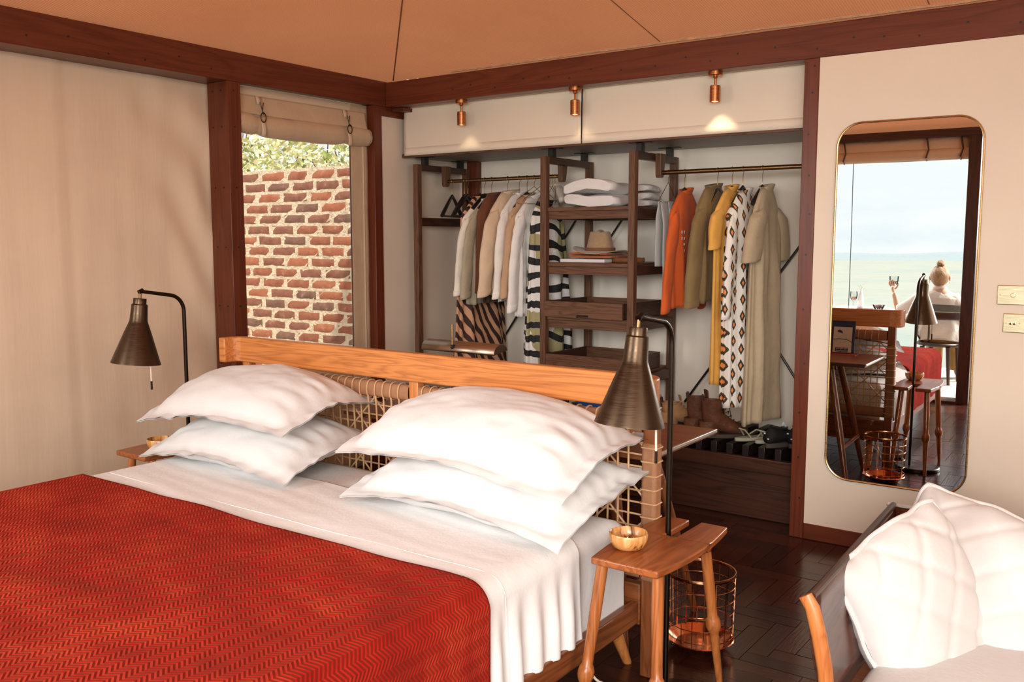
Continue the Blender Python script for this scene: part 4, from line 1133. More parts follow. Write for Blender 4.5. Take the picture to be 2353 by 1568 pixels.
def wavy():
    m, nt, b = newmat('black_white_wave_print'); v = coords(nt, (0.6,1.0,1.0))
    w = nt.nodes.new('ShaderNodeTexWave'); w.inputs['Scale'].default_value = 3.4; w.inputs['Distortion'].default_value = 5.5; w.inputs['Detail'].default_value = 0.5; w.inputs['Detail Scale'].default_value = 1.7
    w.bands_direction = 'Z'; nt.links.new(v, w.inputs['Vector'])
    w2 = noise_n(nt, v, 6, 0)
    c = ramp_n(nt, w.outputs['Fac'], [(0.0,(0.012,0.011,0.010)),(0.40,(0.012,0.011,0.010)),(0.42,(0.80,0.78,0.74)),(1.0,(0.82,0.80,0.77))])
    ol = math_n(nt, 'MULTIPLY', math_n(nt,'GREATER_THAN', w2, 0.57), math_n(nt,'GREATER_THAN', w.outputs['Fac'], 0.43))
    c = mix_n(nt, ol, c, (0.40,0.35,0.17))
    nt.links.new(c, b.inputs['Base Color']); b.inputs['Roughness'].default_value = 0.75; return m
def ikat():
    m, nt, b = newmat('ikat_diamond_print'); tc = nt.nodes.new('ShaderNodeTexCoord'); sp = nt.nodes.new('ShaderNodeSeparateXYZ'); nt.links.new(tc.outputs['Object'], sp.inputs[0])
    cx, cz = 0.060, 0.088
    xx = math_n(nt, 'ADD', sp.outputs[1], math_n(nt, 'MULTIPLY', sp.outputs[0], 0.8))
    col_i = math_n(nt, 'FLOOR', math_n(nt, 'DIVIDE', xx, cx))
    off = math_n(nt, 'MULTIPLY', math_n(nt, 'MODULO', math_n(nt,'ABSOLUTE',col_i), 2.0), cz/2)
    u = math_n(nt, 'SUBTRACT', math_n(nt, 'FRACT', math_n(nt, 'DIVIDE', xx, cx)), 0.5)
    w = math_n(nt, 'SUBTRACT', math_n(nt, 'FRACT', math_n(nt, 'DIVIDE', math_n(nt,'ADD', sp.outputs[2], off), cz)), 0.5)
    jag = noise_n(nt, coords(nt,(1,1,1)), 95, 1)
    d = math_n(nt, 'ADD', math_n(nt,'MULTIPLY',math_n(nt,'ABSOLUTE',u),1.15), math_n(nt,'MULTIPLY',math_n(nt,'ABSOLUTE',w),0.95))
    d = math_n(nt, 'ADD', d, math_n(nt,'MULTIPLY',math_n(nt,'SUBTRACT',jag,0.5),0.16))
    c = ramp_n(nt, d, [(0.0,(0.70,0.28,0.09)),(0.13,(0.66,0.16,0.05)),(0.17,(0.02,0.02,0.012)),(0.26,(0.05,0.05,0.02)),(0.355,(0.03,0.03,0.02)),(0.365,(0.80,0.77,0.72))])
    c.node.color_ramp.interpolation = 'CONSTANT'
    nt.links.new(c, b.inputs['Base Color']); b.inputs['Roughness'].default_value = 0.8; return m
GX = dict(cream=F('cream_cotton',(0.80,0.75,0.66)), olive_l=F('stone_linen',(0.42,0.36,0.26)), brown=F('brown_quilted_nylon',(0.15,0.055,0.028)), beige=F('beige_twill',(0.70,0.54,0.38)),
          white=F('white_shirting',(0.84,0.81,0.76)), tan=F('tan_cotton',(0.52,0.34,0.21)), white2=F('bright_white_cotton',(0.84,0.82,0.79)), dark=F('dark_brown_cloth',(0.06,0.03,0.02)),
          jeans=F('pale_grey_denim',(0.50,0.52,0.51)), orange=F('burnt_orange_cotton',(0.62,0.115,0.025)), khaki=F('olive_drab_cotton',(0.22,0.155,0.068)), mustard=F('mustard_cotton',(0.74,0.40,0.085)), sand=F('sand_linen',(0.45,0.36,0.24)),
          zebra=zebra(), wavy=wavy(), ikat=ikat())
# left rod
zN = ZR-0.098
for i, x in enumerate((0.432,0.470,0.525)): wood_hanger('wooden hanger under the %s on the left rod' % ('zebra-striped dress','cream striped shirt','brown quilted vest')[i], x, w=.135, dr=.095)
for i, x in enumerate((0.652,0.742,0.802)): wood_hanger('wooden hanger under the %s on the left rod' % ('beige twill jacket','thin white shirt','tan shirt')[i], x, w=.135, dr=.095)
for i, x in enumerate((0.856,0.905)): wire_hanger('gold wire hanger under the %s on the left rod' % ('bright white long shirt','black and white patterned dress')[i], x)
garment('dress','long dress in orange and dark brown zebra stripes at the left end of the clothes','dress',0.430,zN-.012,0.52,0.19,0.27,0.035,0.055,GX['zebra'],fold=0.016,nf=6,seed=1.0)
garment('shirt','cream striped shirt hanging in front of the zebra dress','shirt',0.462,zN-.03,1.10,0.22,0.26,0.028,0.030,GX['cream'],sl=(0.490,0.055,0.04),seed=2.2,parts=('cuff',))
garment('jacket','stone linen jacket between the cream shirt and the brown vest','jacket',0.512,zN-.03,1.045,0.215,0.235,0.028,0.032,GX['olive_l'],sl=(0.510,0.055,0.042),seed=3.1,parts=('cuff',))
garment('vest','dark brown quilted vest with armholes on the left rod','vest',0.572,zN+.0,1.11,0.20,0.225,0.055,0.055,GX['brown'],neck=0.10,fold=0.012,nf=9,seed=4.0)
vest = [o for o in bpy.data.objects if o.name.startswith('vest')][0]
M().tube([(0.572+0.060+.004*math.cos(a), YR-0.135+0.035*math.cos(a)-.02*math.sin(a), zN-0.21+0.085*math.sin(a)) for a in [i*2*PI/24 for i in range(24)]], 0.007, 8, closed=True).build('armhole_trim', GX['dark'], vest)
garment('jacket','beige twill jacket with a raised collar in the middle of the left rod','jacket',0.672,zN+.01,1.105,0.205,0.25,0.045,0.045,GX['beige'],sl=(0.530,0.075,0.055),neck=.085,seed=5.5,parts=('cuff','placket'),flare=0.10)
garment('shirt','dark brown shirt whose hem shows below the beige jacket','shirt',0.612,zN-.06,1.06,0.18,0.20,0.02,0.02,GX['dark'],seed=2.7,collar=False)
garment('shirt','thin white shirt right behind the tan shirt','shirt',0.748,zN-.0,1.07,0.205,0.225,0.03,0.03,GX['white'],sl=(0.530,0.055,0.042),seed=6.1,parts=('cuff',))
garment('shirt','tan cotton shirt between two white shirts','shirt',0.806,zN-.015,1.07,0.195,0.205,0.03,0.030,GX['tan'],sl=(0.510,0.055,0.042),seed=7.4,parts=('cuff',))
garment('shirt','bright white long shirt next to the patterned dress','shirt',0.862,zN-.02,0.985,0.20,0.20,0.03,0.028,GX['white2'],sl=(0.590,0.055,0.040),seed=8.8,parts=('cuff',))
garment('dress','long black, white and olive wave-print dress behind the middle post','dress',0.955,zN-.045,0.47,0.16,0.22,0.055,0.085,GX['wavy'],fold=0.020,nf=7,seed=9.9,neck=0.10,collar=False)
for i, x in enumerate((0.972,0.992,1.010)): wire_hanger('empty gold wire hanger in the cluster by the middle post, number %s from the left' % ('one','two','three')[i] if False else ('leftmost empty gold wire hanger in the cluster by the middle post','middle empty gold wire hanger in the cluster by the middle post','rightmost empty gold wire hanger in the cluster by the middle post')[i], x, turn=(12,22,34)[i])
ph = thing('padded_hanger','pale grey padded satin hanger at the right end of the left rod','hanger',(1.040,YR,ZR))
M().tube(hook_path(1.040,YR,ZR+.0005,0.0135,0.062), 0.002, 6).build('hook', MAT['brass'], ph)
M().tube([(1.040,YR+s*0.17,ZR-0.082-0.075*abs(s)**1.8) for s in [-1+i*.1 for i in range(21)]], [0.016+0.012*(1-((i-10)/10)**2) for i in range(21)], 12).build('padding', fabric('grey_satin',(0.60,0.57,0.53),0.4,0,20,.3,.06), ph, ang=180)
ph.rotation_euler = (0,0,R(38))
# right rod
ZR2 = ZR-.008; zN2 = ZR2-0.100
def wh2(label, x, **k): return wood_hanger(label, x, zr=ZR2, **k)
wire_hanger('gold wire hanger that carries the grey jeans on the right rod', 1.772, w=0.10, h=0.115, zr=ZR2)
def jeans():
    t = thing('jeans','pale grey jeans folded over a wire hanger at the left of the right rod','trousers',(1.772,YR,1.66))
    x0, zt = 1.772, ZR2-0.055-0.115+0.003
    for k, (s_, zb, w, dy) in enumerate(((-1,1.30,0.095,-.01),(1,1.175,0.105,0.0),(1,1.21,0.085,0.03))):
        def leg(u, v, s_=s_, zb=zb, w=w, dy=dy, k=k):
            a = u*2*PI; d = v*(zt-zb)
            off = s_*(0.006+0.016*min(1,v*4))+(k==2)*0.022
            return (x0+off+math.sin(a)*0.011*min(1,v*6+.2)+0.006*math.sin(math.cos(a)*7+k)*v, YR+dy+math.cos(a)*w*(1-.10*v)+0.006*nz(d*5,k), zt-d)
        M().grid(leg, 26, 30, cu=True).build('leg_fold', GX['jeans'], t, ang=180, solid=.002)
    M().grid(lambda u, v: (x0-0.014+0.028*v, YR-0.095+u*0.19, zt+0.006*math.sin(v*PI)), 10, 6).build('fold_top', GX['jeans'], t, ang=180, solid=.002)
jeans()
for i, (x, n) in enumerate(((1.873,'burnt orange shirt'),(2.068,'olive jacket'),(2.151,'mustard dress'),(2.212,'ikat dress'),(2.320,'sand linen dress'))):
    wh2('wooden hanger under the %s on the right rod' % n, x, w=.125, dr=.095)
garment('shirt','burnt orange shirt with white letters printed down the front','shirt',1.880,zN2-.01,1.075,0.185,0.20,0.034,0.052,GX['orange'],sl=(0.550,0.052,0.040),seed=1.7,fold=.014,nf=6,parts=('placket',))
garment('jacket','olive drab jacket with a zipped cuff on the right rod','jacket',2.045,zN2+.01,1.115,0.195,0.23,0.050,0.048,GX['khaki'],sl=(0.530,0.075,0.060),neck=.085,seed=3.3,parts=('cuff','placket'),flare=0.085)
garment('dress','long mustard yellow dress between the olive jacket and the ikat dress','dress',2.148,zN2+.0,0.675,0.20,0.215,0.030,0.035,GX['mustard'],sl=(0.210,0.06,0.055),seed=4.6,fold=.011,nf=5)
garment('dress','long white dress with orange and black ikat diamonds','dress',2.226,zN2-.02,0.555,0.20,0.20,0.055,0.065,GX['ikat'],sl=(0.550,0.050,0.042),seed=5.9,fold=.012,nf=7,collar=True)
garment('dress','long sand coloured linen dress with short sleeves at the right end of the rod','dress',2.345,zN2-.005,0.48,0.165,0.225,0.034,0.050,GX['sand'],sl=(0.270,0.075,0.085),seed=7.1,fold=.014,nf=6)
# printed lettering on the orange shirt (flat print down the front edge)
sh_o = [o for o in bpy.data.objects if o.name.startswith('shirt') and o.get('label','').startswith('burnt')][0]
m = M()
for k in range(9):
    z = 1.50-k*0.034
    x0, y0 = 1.924, YR-0.105
    for s_ in (0,1): m.add([(x0-.001+s_*.008,y0-0.028+s_*.012+(k%2)*.004,z),(x0+.001+s_*.008,y0-0.016+s_*.012,z-.002),(x0+.001+s_*.008,y0-0.017+s_*.012,z-.018),(x0-.001+s_*.008,y0-0.027+s_*.012,z-.020+(k%3)*.004)],[(0,1,2,3)])
m.build('printed_letters', MAT['white'], sh_o, solid=.001)

# ------------------------------------------------------------------ things on the shelves
def folded(name, label, cat, x0, y0, z0, w, d, h, mat, layers=3, seed=0, group=None, round_=1.0):
    t = thing(name, label, cat, (x0+w/2,y0+d/2,z0), group)
    hh = h/layers
    for k in range(layers):
        dx = 0.012*math.sin(seed+k*2.3)
        def f(u, v, k=k):
            a = u*2*PI; ca, sa = math.cos(a), math.sin(a)
            xx = (w/2-0.01*k)*math.copysign(abs(ca)**0.32, ca); zz = hh/2*math.copysign(abs(sa)**0.55, sa)
            yy = y0+v*d
            e = 1-0.10*max(0,(abs(v-.5)-.38)/.12)
            hump = hh*0.35*(1-(xx/(w/2))**2)*(k == layers-1)
            return (x0+w/2+dx+xx*e+0.006*nz(yy*9+seed,zz*30,k), yy+0.008*nz(xx*8,zz*40,seed+k), z0+hh*k+hh/2+zz*e+0.30*hh*nz(xx*7+seed,yy*7,k)+hump)
        m = M().grid(f, 40, 14, cu=True)
        m.f.append(tuple(reversed(range(40)))); m.f.append(tuple(14*40+i for i in range(40)))
        m.build('folded_layer', mat, t, ang=60)
    return t
folded('folded_robe','thick white folded bathrobe on the top wardrobe shelf','linen',1.188,0.20,SHZ[0]+.004,0.365,0.25,0.128,MAT['white'],2,1.2)
folded('folded_linen','greyish white folded linen behind the thick robe on the top shelf','linen',1.30,0.46,SHZ[0]+.004,0.34,0.18,0.120,fabric('grey_white_linen',(0.66,0.64,0.62),0.9,900,14,.4,.04),3,4.0)
folded('folded_trousers','rust brown folded trousers under the felt hat','trousers',1.195,0.26,SHZ[1]+0.026,0.315,0.27,0.030,GX_R if False else F('rust_cotton',(0.33,0.11,0.05)),2,2.5)
bk = thing('magazine','white magazine lying under the rust trousers on the second shelf','magazine',(1.31,0.36,SHZ[1]))
BX(1.172,0.225,SHZ[1]+.001,1.475,0.46,SHZ[1]+.020).build('pages', MAT['white'], bk, bevel=.002)
BX(1.166,0.222,SHZ[1]+.020,1.480,0.463,SHZ[1]+.0235).build('cover', MAT['black'], bk, bevel=.001) if False else BX(1.166,0.224,SHZ[1]+.0005,1.176,0.462,SHZ[1]+.021).build('spine', MAT['black'], bk, bevel=.001)
hat = thing('felt_hat','tan felt fedora with a dark band on the second wardrobe shelf','hat',(1.362,0.37,SHZ[1]+0.058))
hx, hy, hz_ = 1.362, 0.37, SHZ[1]+0.060
felt = fabric('tan_felt',(0.40,0.265,0.155),0.95,0,60,0.10,0.06,0.3)
def brim(u, v):
    a = u*2*PI; r_ = 0.078+v*0.075
    up = 0.018*v*v*math.cos(2*a)+0.012*v*math.cos(a+2.6)
    return (hx+math.cos(a)*r_*1.08, hy+math.sin(a)*r_*0.95, hz_+0.004+up)
M().grid(brim, 48, 8, cu=True).build('brim', felt, hat, ang=180, solid=.004)
def crown(u, v):
    a = u*2*PI; h = min(v/0.72,1)
    r_ = 0.080-0.022*h
    if v > 0.72: r_ *= math.sqrt(max(0,1-((v-0.72)/0.28)**2))
    z = hz_+0.002+0.108*h+(0.022*math.sin((v-0.72)/0.28*PI/2) if v > .72 else 0)
    ca, sa = math.cos(a), math.sin(a)
    pin = max(0,h-0.25)*0.024*math.exp(-((abs(sa)-1)/0.35)**2)*(1 if ca < .6 else .6)
    z -= max(0,v-.72)/.28*0.030*math.exp(-((ca*r_)/0.05)**2)*(abs(sa) < .99)*1.0*(1-abs(sa)*.3)
    return (hx+ca*r_*1.10, hy+sa*(r_*0.92-pin*math.copysign(1,1)), z)
M().grid(crown, 48, 22, cu=True).build('crown', felt, hat, ang=180)
M().grid(lambda u, v: (hx+math.cos(u*2*PI)*0.0845*1.10, hy+math.sin(u*2*PI)*0.0845*0.92, hz_+0.006+0.020*v), 48, 2, cu=True).build('band', F('brown_ribbon',(0.20,0.10,0.05)), hat, ang=180, solid=.0015)
def belt():
    t = thing('leather_belt','coiled brown leather belt beside the hat at the right end of the second shelf','belt',(1.575,0.33,SHZ[1]))
    P = []
    for i in range(60):
        a = i*0.33; r_ = 0.030+0.0011*i; P.append((1.560+math.cos(a)*r_*1.1, 0.34+math.sin(a)*r_*0.8, SHZ[1]+0.018))
    m = M(); k = len(P)
    for p in P: m.v += [Vector(p)+Vector((0,0,-0.016)), Vector(p)+Vector((0,0,0.012))]
    for i in range(k-1): m.f.append((2*i,2*i+2,2*i+3,2*i+1))
    m.build('strap', fabric('saddle_leather',(0.20,0.085,0.035),0.5,0,30,.1,.1,0), t, ang=180, solid=.004)
    BX(1.630,0.325,SHZ[1]+.002,1.640,0.365,SHZ[1]+.030).build('buckle', MAT['brass'], t, bevel=.003)
belt()
for k in range(2):
    o = folded('folded_shirt', ('dark patterned cloth lying in the lowest tray','')[k] if k == 0 else '', 'cloth', 1.26,0.22,SHZ[3]+.012,0.26,0.22,0.03,GX['dark'],1,3.0) if k == 0 else None

# ------------------------------------------------------------------ shoes on the bench
ZS = 0.3925
def rotm(x, y, rz): return Matrix.Translation((x,y,ZS)) @ Matrix.Rotation(R(rz),4,'Z')
def boot(label, x, y, rz, mat, shaft=0.17, L_=0.285, group=None, lace_mat=None):
    """toe points to local +x"""
    t = thing('boot', label, 'boot', (x,y,ZS), group); X = rotm(x,y,rz)
    # sole
    def outl(k): 
        a = k/28*2*PI; cx = L_/2*math.cos(a); wv = 0.043+0.008*math.cos(a)-0.010*(0.5-abs(abs(math.cos(a))-.4))*(math.cos(a)<.4)
        return (cx, wv*math.sin(a)*1.0)
    poly = [outl(k) for k in range(28)]
    M().prism(poly, 0.0, 0.022).xf(X).build('sole', MAT['sole'], t, bevel=.003)
    BX(-L_/2+.004,-0.034,-0.0003,-L_/2+.085,0.034,0.012).xf(X) if False else None
    # upper: one loft from the toe over the instep and up the shaft
    hs = shaft
    st = [((.134,.022),(.20,1),.018,.010),((.125,.034),(.25,1),.034,.022),((.09,.044),(.15,1),.043,.030),((.05,.054),(.30,1),.043,.036),((.005,.070),(.60,1),.041,.046),((-.035,.090),(1,.75),.040,.058),((-.055,.112),(1,.25),.041,.058),((-.062,.145),(1,.06),.042,.054),((-.065,.02+hs*.93),(1,0),.045,.053),((-.066,.02+hs),(1,0),.046,.054)]
    def up(u, v):
        f = v*(len(st)-1); i = min(int(f), len(st)-2); g = f-i; A, B = st[i], st[i+1]
        L2 = lambda a, b: a+(b-a)*g
        cx, cz = L2(A[0][0],B[0][0]), L2(A[0][1],B[0][1]); n_ = Vector((L2(A[1][0],B[1][0]),0,L2(A[1][1],B[1][1]))).normalized()
        an = u*2*PI; w, t_ = L2(A[2],B[2]), L2(A[3],B[3])
        k = n_*math.cos(an)*t_
        z = cz+k.z
        return (cx+k.x+.002*nz(an*2,v*9), math.sin(an)*w*(1-.25*max(0,math.cos(an))*(v < .55)), max(z,.016))
    m = M().grid(up, 26, 30, cu=True); m.f.append(tuple(reversed(range(26))))
    m.xf(X).build('upper', mat, t, ang=180)
    hl = M()
    hl.grid(lambda u, v: (-.075+math.cos(u*2*PI)*.056, math.sin(u*2*PI)*.040, .016+v*.075), 24, 4, cu=True)
    hl.xf(X).build('heel_counter', mat, t, ang=180)
    def tong(u, v): return (-0.012+0.016*(1-v), (u-.5)*(0.05+0.012*v), 0.11+v*(shaft-0.055)+0.004*math.sin(u*PI))
    M().grid(tong, 6, 10).xf(X).build('tongue', mat, t, ang=180, solid=.004)
    for s_ in (-1,1): M().tube([(-0.112,0.006*s_-.0,0.02+shaft-.03),(-0.122,0.007*s_,0.02+shaft+.022),(-0.114,0.008*s_,0.02+shaft+.03),(-0.106,0.007*s_,0.02+shaft-.012)], 0.0028, 6).xf(X).build('pull_tab', MAT['leath_dk'], t)
    lm = lace_mat or MAT['leath_dk']
    for k in range(5):
        f = k/4; px = 0.050-0.060*f; pz = 0.083+0.085*f*(shaft/.17)
        M().tube([(px,-0.020,pz),(px+.010,0,pz+.012),(px,0.020,pz)], 0.0024, 6).xf(X).build('lace', lm, t)
    M().tube([(-0.012,0.012,shaft-.01),(0.02,0.022,shaft+.005),(0.042,0.026,shaft-.03),(0.052,0.030,shaft-.085)], 0.0022, 6).xf(X).build('lace', lm, t)
    return t
MAT['sole'] = plain('rubber_sole', (0.045,0.032,0.024), 0.7)
BBR = fabric('brown_boot_leather',(0.105,0.042,0.022),0.45,0,18,0.25,0.3,0.0)
BTN = fabric('tan_suede',(0.42,0.24,0.115),0.9,0,25,0.2,0.1,0.1)
boot('brown leather lace-up boot, the front one of the pair on the bench', 2.205, 0.250, 40, BBR, shaft=0.185, L_=0.27, group='brown leather boots')
boot('brown leather lace-up boot, the one behind on the left', 2.095, 0.295, 44, BBR, shaft=0.185, L_=0.27, group='brown leather boots')
boot('tan suede ankle boot, right one beside the brown boots', 1.905, 0.37, 40, BTN, shaft=0.125, group='tan suede boots', lace_mat=MAT['cord'])
boot('tan suede ankle boot, left one next to the wardrobe post', 1.785, 0.34, 60, BTN, shaft=0.125, group='tan suede boots', lace_mat=MAT['cord'])
GS = fabric('sage_sandal',(0.33,0.33,0.25),0.6,0,20,.1,.06,0)
def sandal(label, x, y, rz):
    t = thing('sandal', label, 'sandal', (x,y,ZS), 'sage green thong sandals'); X = rotm(x,y,rz)
    poly = []
    for k in range(32):
        a = k/32*2*PI; ca = math.cos(a); poly.append((0.130*ca, (0.040+0.006*ca-0.008*math.exp(-((ca+.1)/.35)**2))*math.sin(a)))
    M().prism(poly, 0.0, 0.020).xf(X).build('footbed', GS, t, bevel=.006, seg=3)
    for s_ in (-1,1):
        M().tube([(0.060,0.004,0.020),(0.050,0.010*s_,0.040),(0.015,0.030*s_,0.048),(-0.020,0.040*s_,0.024)], 0.0042, 8).xf(X).build('strap', GS, t)
    M().tube([(-0.055,-0.036,0.022),(-0.085,-0.026,0.062),(-0.105,0.0,0.068),(-0.085,0.026,0.062),(-0.055,0.036,0.022)], 0.0038, 8).xf(X).build('heel_strap', GS, t)
sandal('sage green sandal, left one of the pair next to the brown boots', 2.378, 0.290, 52)
sandal('sage green sandal, right one beside the black shoes', 2.482, 0.300, 55)
BKS = fabric('black_mesh_shoe',(0.012,0.011,0.011),0.7,0,60,.2,.1,0)
def sneaker(label, x, y, rz):
    t = thing('shoe', label, 'shoe', (x,y,ZS), 'black trekking shoes'); X = rotm(x,y,rz)
    def outl(k):
        a = k/28*2*PI; ca = math.cos(a); return (0.138*ca, (0.043+0.008*ca)*math.sin(a))
    M().prism([outl(k) for k in range(28)], 0.0, 0.026).xf(X).build('sole', MAT['sole'], t, bevel=.005)
    secs = [(-0.130,0.030,0.060),(-0.105,0.036,0.082),(-0.05,0.038,0.074),(0.0,0.040,0.066),(0.05,0.044,0.050),(0.10,0.040,0.038),(0.130,0.020,0.022)]
    def up(u, v):
        f = v*(len(secs)-1); i = min(int(f), len(secs)-2); g = f-i; a, b = secs[i], secs[i+1]; s_ = [a[k]+(b[k]-a[k])*g for k in range(3)]
        an = u*2*PI; return (s_[0], math.cos(an)*s_[1]*(1-.35*max(0,math.sin(an))), 0.024+s_[2]*.5*(1+math.sin(an)))
    m = M().grid(up, 22, 18, cu=True); m.f.append(tuple(reversed(range(22)))); m.f.append(tuple(18*22+i for i in range(22)))
    m.xf(X).build('upper', BKS, t, ang=180)
    M().tube([(-0.05+0.045*math.cos(a),0.028*math.sin(a),0.098+0.012*math.cos(a)*-1) for a in [i*2*PI/18 for i in range(18)]], 0.007, 8, closed=True).xf(X).build('collar', BKS, t)
    for px,py,pz in ((-0.128,0.012,0.075),(-0.128,-0.012,0.05)):
        M().tube([(px-.004,py,pz),(px-.004,py+.008,pz)], 0.0035, 6).xf(X).build('reflector', MAT['white'], t)
    M().tube([(-0.02,0.0,0.105),(-0.010,0.004,0.118),(0.005,0,0.100)], 0.005, 6).xf(X).build('loop', plain('pale_blue_loop',(0.45,0.58,0.62),.6), t)
sneaker('black trekking shoe, left one of the pair by the mahogany post', 2.545, 0.245, 68)
sneaker('black trekking shoe, right one half hidden by the mahogany post', 2.635, 0.31, 72)
# ------------------------------------------------------------------ desk behind the headboard
dk = thing('desk', 'brown writing desk with splayed legs right behind the bed headboard', 'desk', (2.0,-1.37,0))
DX0, DX1, DY0, DY1, DZ = 1.30, 2.752, -1.665, -1.135, 0.737
BX(DX0,DY0,DZ-0.022,DX1-.006,DY1,DZ).build('desk_top', wood('desk_wood',(0.10,0.032,0.013),(0.22,0.078,0.030),0,0.3,0.5,12), dk, bevel=.003)
BX(DX1-.006,DY0,DZ-0.012,DX1+.003,DY1+.001,DZ+.001).build('edge_trim', MAT['steel'], dk, bevel=.002)
BX(DX0,DY1,DZ-0.021,DX1-.006,DY1+.004,DZ-.001).build('edge_strip', MAT['dark_x'], dk)
for tx, ty, fx, fy in ((2.52,-1.25,2.675,-1.125),(2.51,-1.50,2.650,-1.645),(1.52,-1.25,1.37,-1.13),(1.52,-1.50,1.38,-1.645)):
    M().tube([(tx,ty,DZ-.022),(tx+(fx-tx)*.55,ty+(fy-ty)*.55,.33),(fx,fy,0)], [.020,.022,.013], 12).build('leg', MAT['bedwood_z'], dk)
for x in (2.625, 1.42): M().tube([(x,-1.165,0.215),(x-.006,-1.60,0.222)], 0.013, 10).build('stretcher', MAT['bedwood_y'], dk)
BX(1.50,-1.38,DZ-.075,2.53,-1.36,DZ-.022).build('cross_rail', MAT['bedwood_x'], dk, bevel=.003)
# banker style desk lamp
lx, ly = 1.608, -1.30
dl = thing('desk_lamp', 'bronze desk lamp with a long half-round shade behind the headboard', 'lamp', (lx,ly,DZ))
M().lathe([(0,0),(.075,0),(.078,.004),(.078,.014),(.072,.018),(0,.018)], (lx,ly,DZ), 32).build('base', MAT['bronze'], dl)
M().tube([(lx,ly-.012,DZ+.015),(lx,ly-.012,1.088)], 0.0055, 10).build('pole', MAT['rodm'], dl)
sh_ = M()
def bshade(u, v):
    a = R(-12)+u*R(180)
    return (lx-0.170+v*0.400, ly+0.03-0.048*math.cos(a), 0.975+0.036*math.sin(a))
MAT['dlamp'] = metal('pale_bronze', (0.36,0.28,0.21), 0.36)
sh_.grid(bshade, 18, 2)
o = sh_.build('shade', MAT['dlamp'], dl, ang=60, solid=.0025)
for xx in (lx-0.168, lx+0.228):
    m = M(); k = 18
    m.add([(xx, ly+0.03-0.047*math.cos(R(-12)+i/k*PI), 0.975+0.035*math.sin(R(-12)+i/k*PI)) for i in range(k+1)], [tuple(range(k+1))])
    m.build('end_cap', MAT['bronze'], dl, smooth=False, solid=.002)
M().lathe([(0,-.006),(.010,-.006),(.010,.006),(0,.006)], n=14).xf(Matrix.Translation((lx+.006,ly-.014,0.990)) @ Matrix.Rotation(PI/2,4,'Y')).build('swivel_knob', MAT['black'], dl)
M().tube([(lx-.14,ly+.03,.972),(lx+.20,ly+.03,.972)], 0.012, 10).build('bulb_tube', MAT['bulb'], dl)
# information board standing on the desk: navy print side to the wardrobe, bright blue back
ib = thing('information_board', 'blue-backed board with a printed pale sheet standing on the desk behind the headboard', 'board', (2.50,-1.605,DZ))
A = Matrix.Translation((2.502,-1.600,DZ+.0025)) @ Matrix.Rotation(R(7),4,'X')
BX(-0.072,-0.006,0.0, 0.072,0.006,0.205).xf(A).build('panel', plain('navy_board',(0.012,0.016,0.045),0.45), ib, bevel=.002)
BX(-0.0715,-0.0085,0.001, 0.0715,-0.0063,0.204).xf(A).build('blue_back', plain('bright_blue',(0.03,0.13,0.50),0.4), ib)
BX(-0.058,0.0065,0.004, 0.056,0.0085,0.165).xf(A).build('printed_sheet', plain('pale_paper',(0.62,0.56,0.48),0.8), ib)
pm = plain('navy_ink',(0.015,0.02,0.06),0.6)
m = M().box(-0.042,0.0087,0.008, 0.036,0.0092,0.034)
m.box(-0.022,0.0087,0.150, 0.010,0.0092,0.172) if False else None
m.xf(A).build('title_block', pm, ib, smooth=False)
m = M()
for i in range(9):
    x = 0.030-i*0.0078; h = 0.006+0.004*((i*7)%3)/2
    m.box(x-.0026,0.0093,0.034-0.002-h, x+.0012,0.0096,0.032)
for i in range(13):
    x = 0.032-i*0.0056; m.box(x-.0017,0.0093,0.012, x+.0016,0.0096,0.0165)
m.xf(A).build('lettering', MAT['white'], ib, smooth=False)
m = M().add([(-.034,.009,.142),(-.022,.009,.148),(-.006,.009,.140),(0.0,.009,.122),(-.010,.009,.128),(-.024,.009,.130),(-.034,.009,.134)],[tuple(range(7))])
for i in range(26):
    x, z = random.uniform(-.045,.045), random.uniform(.05,.125); m.add([(x,.009,z),(x+.003,.009,z+.001),(x+.002,.009,z+.003)],[(0,1,2)])
m.xf(A).build('map_print', pm, ib, smooth=False, solid=.0006)
M().tube([(-0.060,.011,.085),(-0.02,.012,.090),(0.03,.012,.086),(.056,.012,.072),(.070,.008,.045),(.072,.004,.01)], 0.0016, 5).xf(A).build('cord', MAT['black'], ib)
nb = thing('notebook', 'thin red notebook lying on the desk under the information board', 'book', (2.50,-1.57,DZ))
BX(2.41,-1.625,DZ+.0005, 2.60,-1.520,DZ+.002).build('pages', MAT['coral'], nb)
ib.location.z += .002

# ------------------------------------------------------------------ daybed with white quilted cushions
db = thing('daybed', 'low wooden armchair bed with a curved orange front post and dark side panel, bottom right', 'daybed', (3.9,-1.5,0))
def sidep(u, v):
    y = -1.975+u*1.02; x = 3.385-0.030*u+ (1-v)*0.055-0.012*math.sin(v*PI)
    return (x, y, 0.20+v*0.30)
M().grid(sidep, 16, 8).build('side_panel', wood('polished_dark_panel',(0.045,0.016,0.010),(0.11,0.040,0.024),1,0.25,0.5,7), db, ang=180, solid=.02)
M().tube([(3.385-0.030*u,-1.975+u*1.02,0.502) for u in (0,.25,.5,.75,1)], 0.012, 10).build('arm_edge', MAT['dark_y'], db)
def bpost():
    P = [(3.372,-1.985,0.505),(3.392,-1.985,0.475),(3.413,-1.985,0.40),(3.432,-1.985,0.31),(3.442,-1.985,0.20),(3.440,-1.985,0.10),(3.432,-1.99,0.0)]
    M().tube(P, [.010,.017,.021,.022,.022,.020,.016], 12, ry=.020).build('front_post', wood('orange_post_wood',(0.40,0.11,0.025),(0.60,0.20,0.05),2,0.35,0.5,14), db)
bpost()
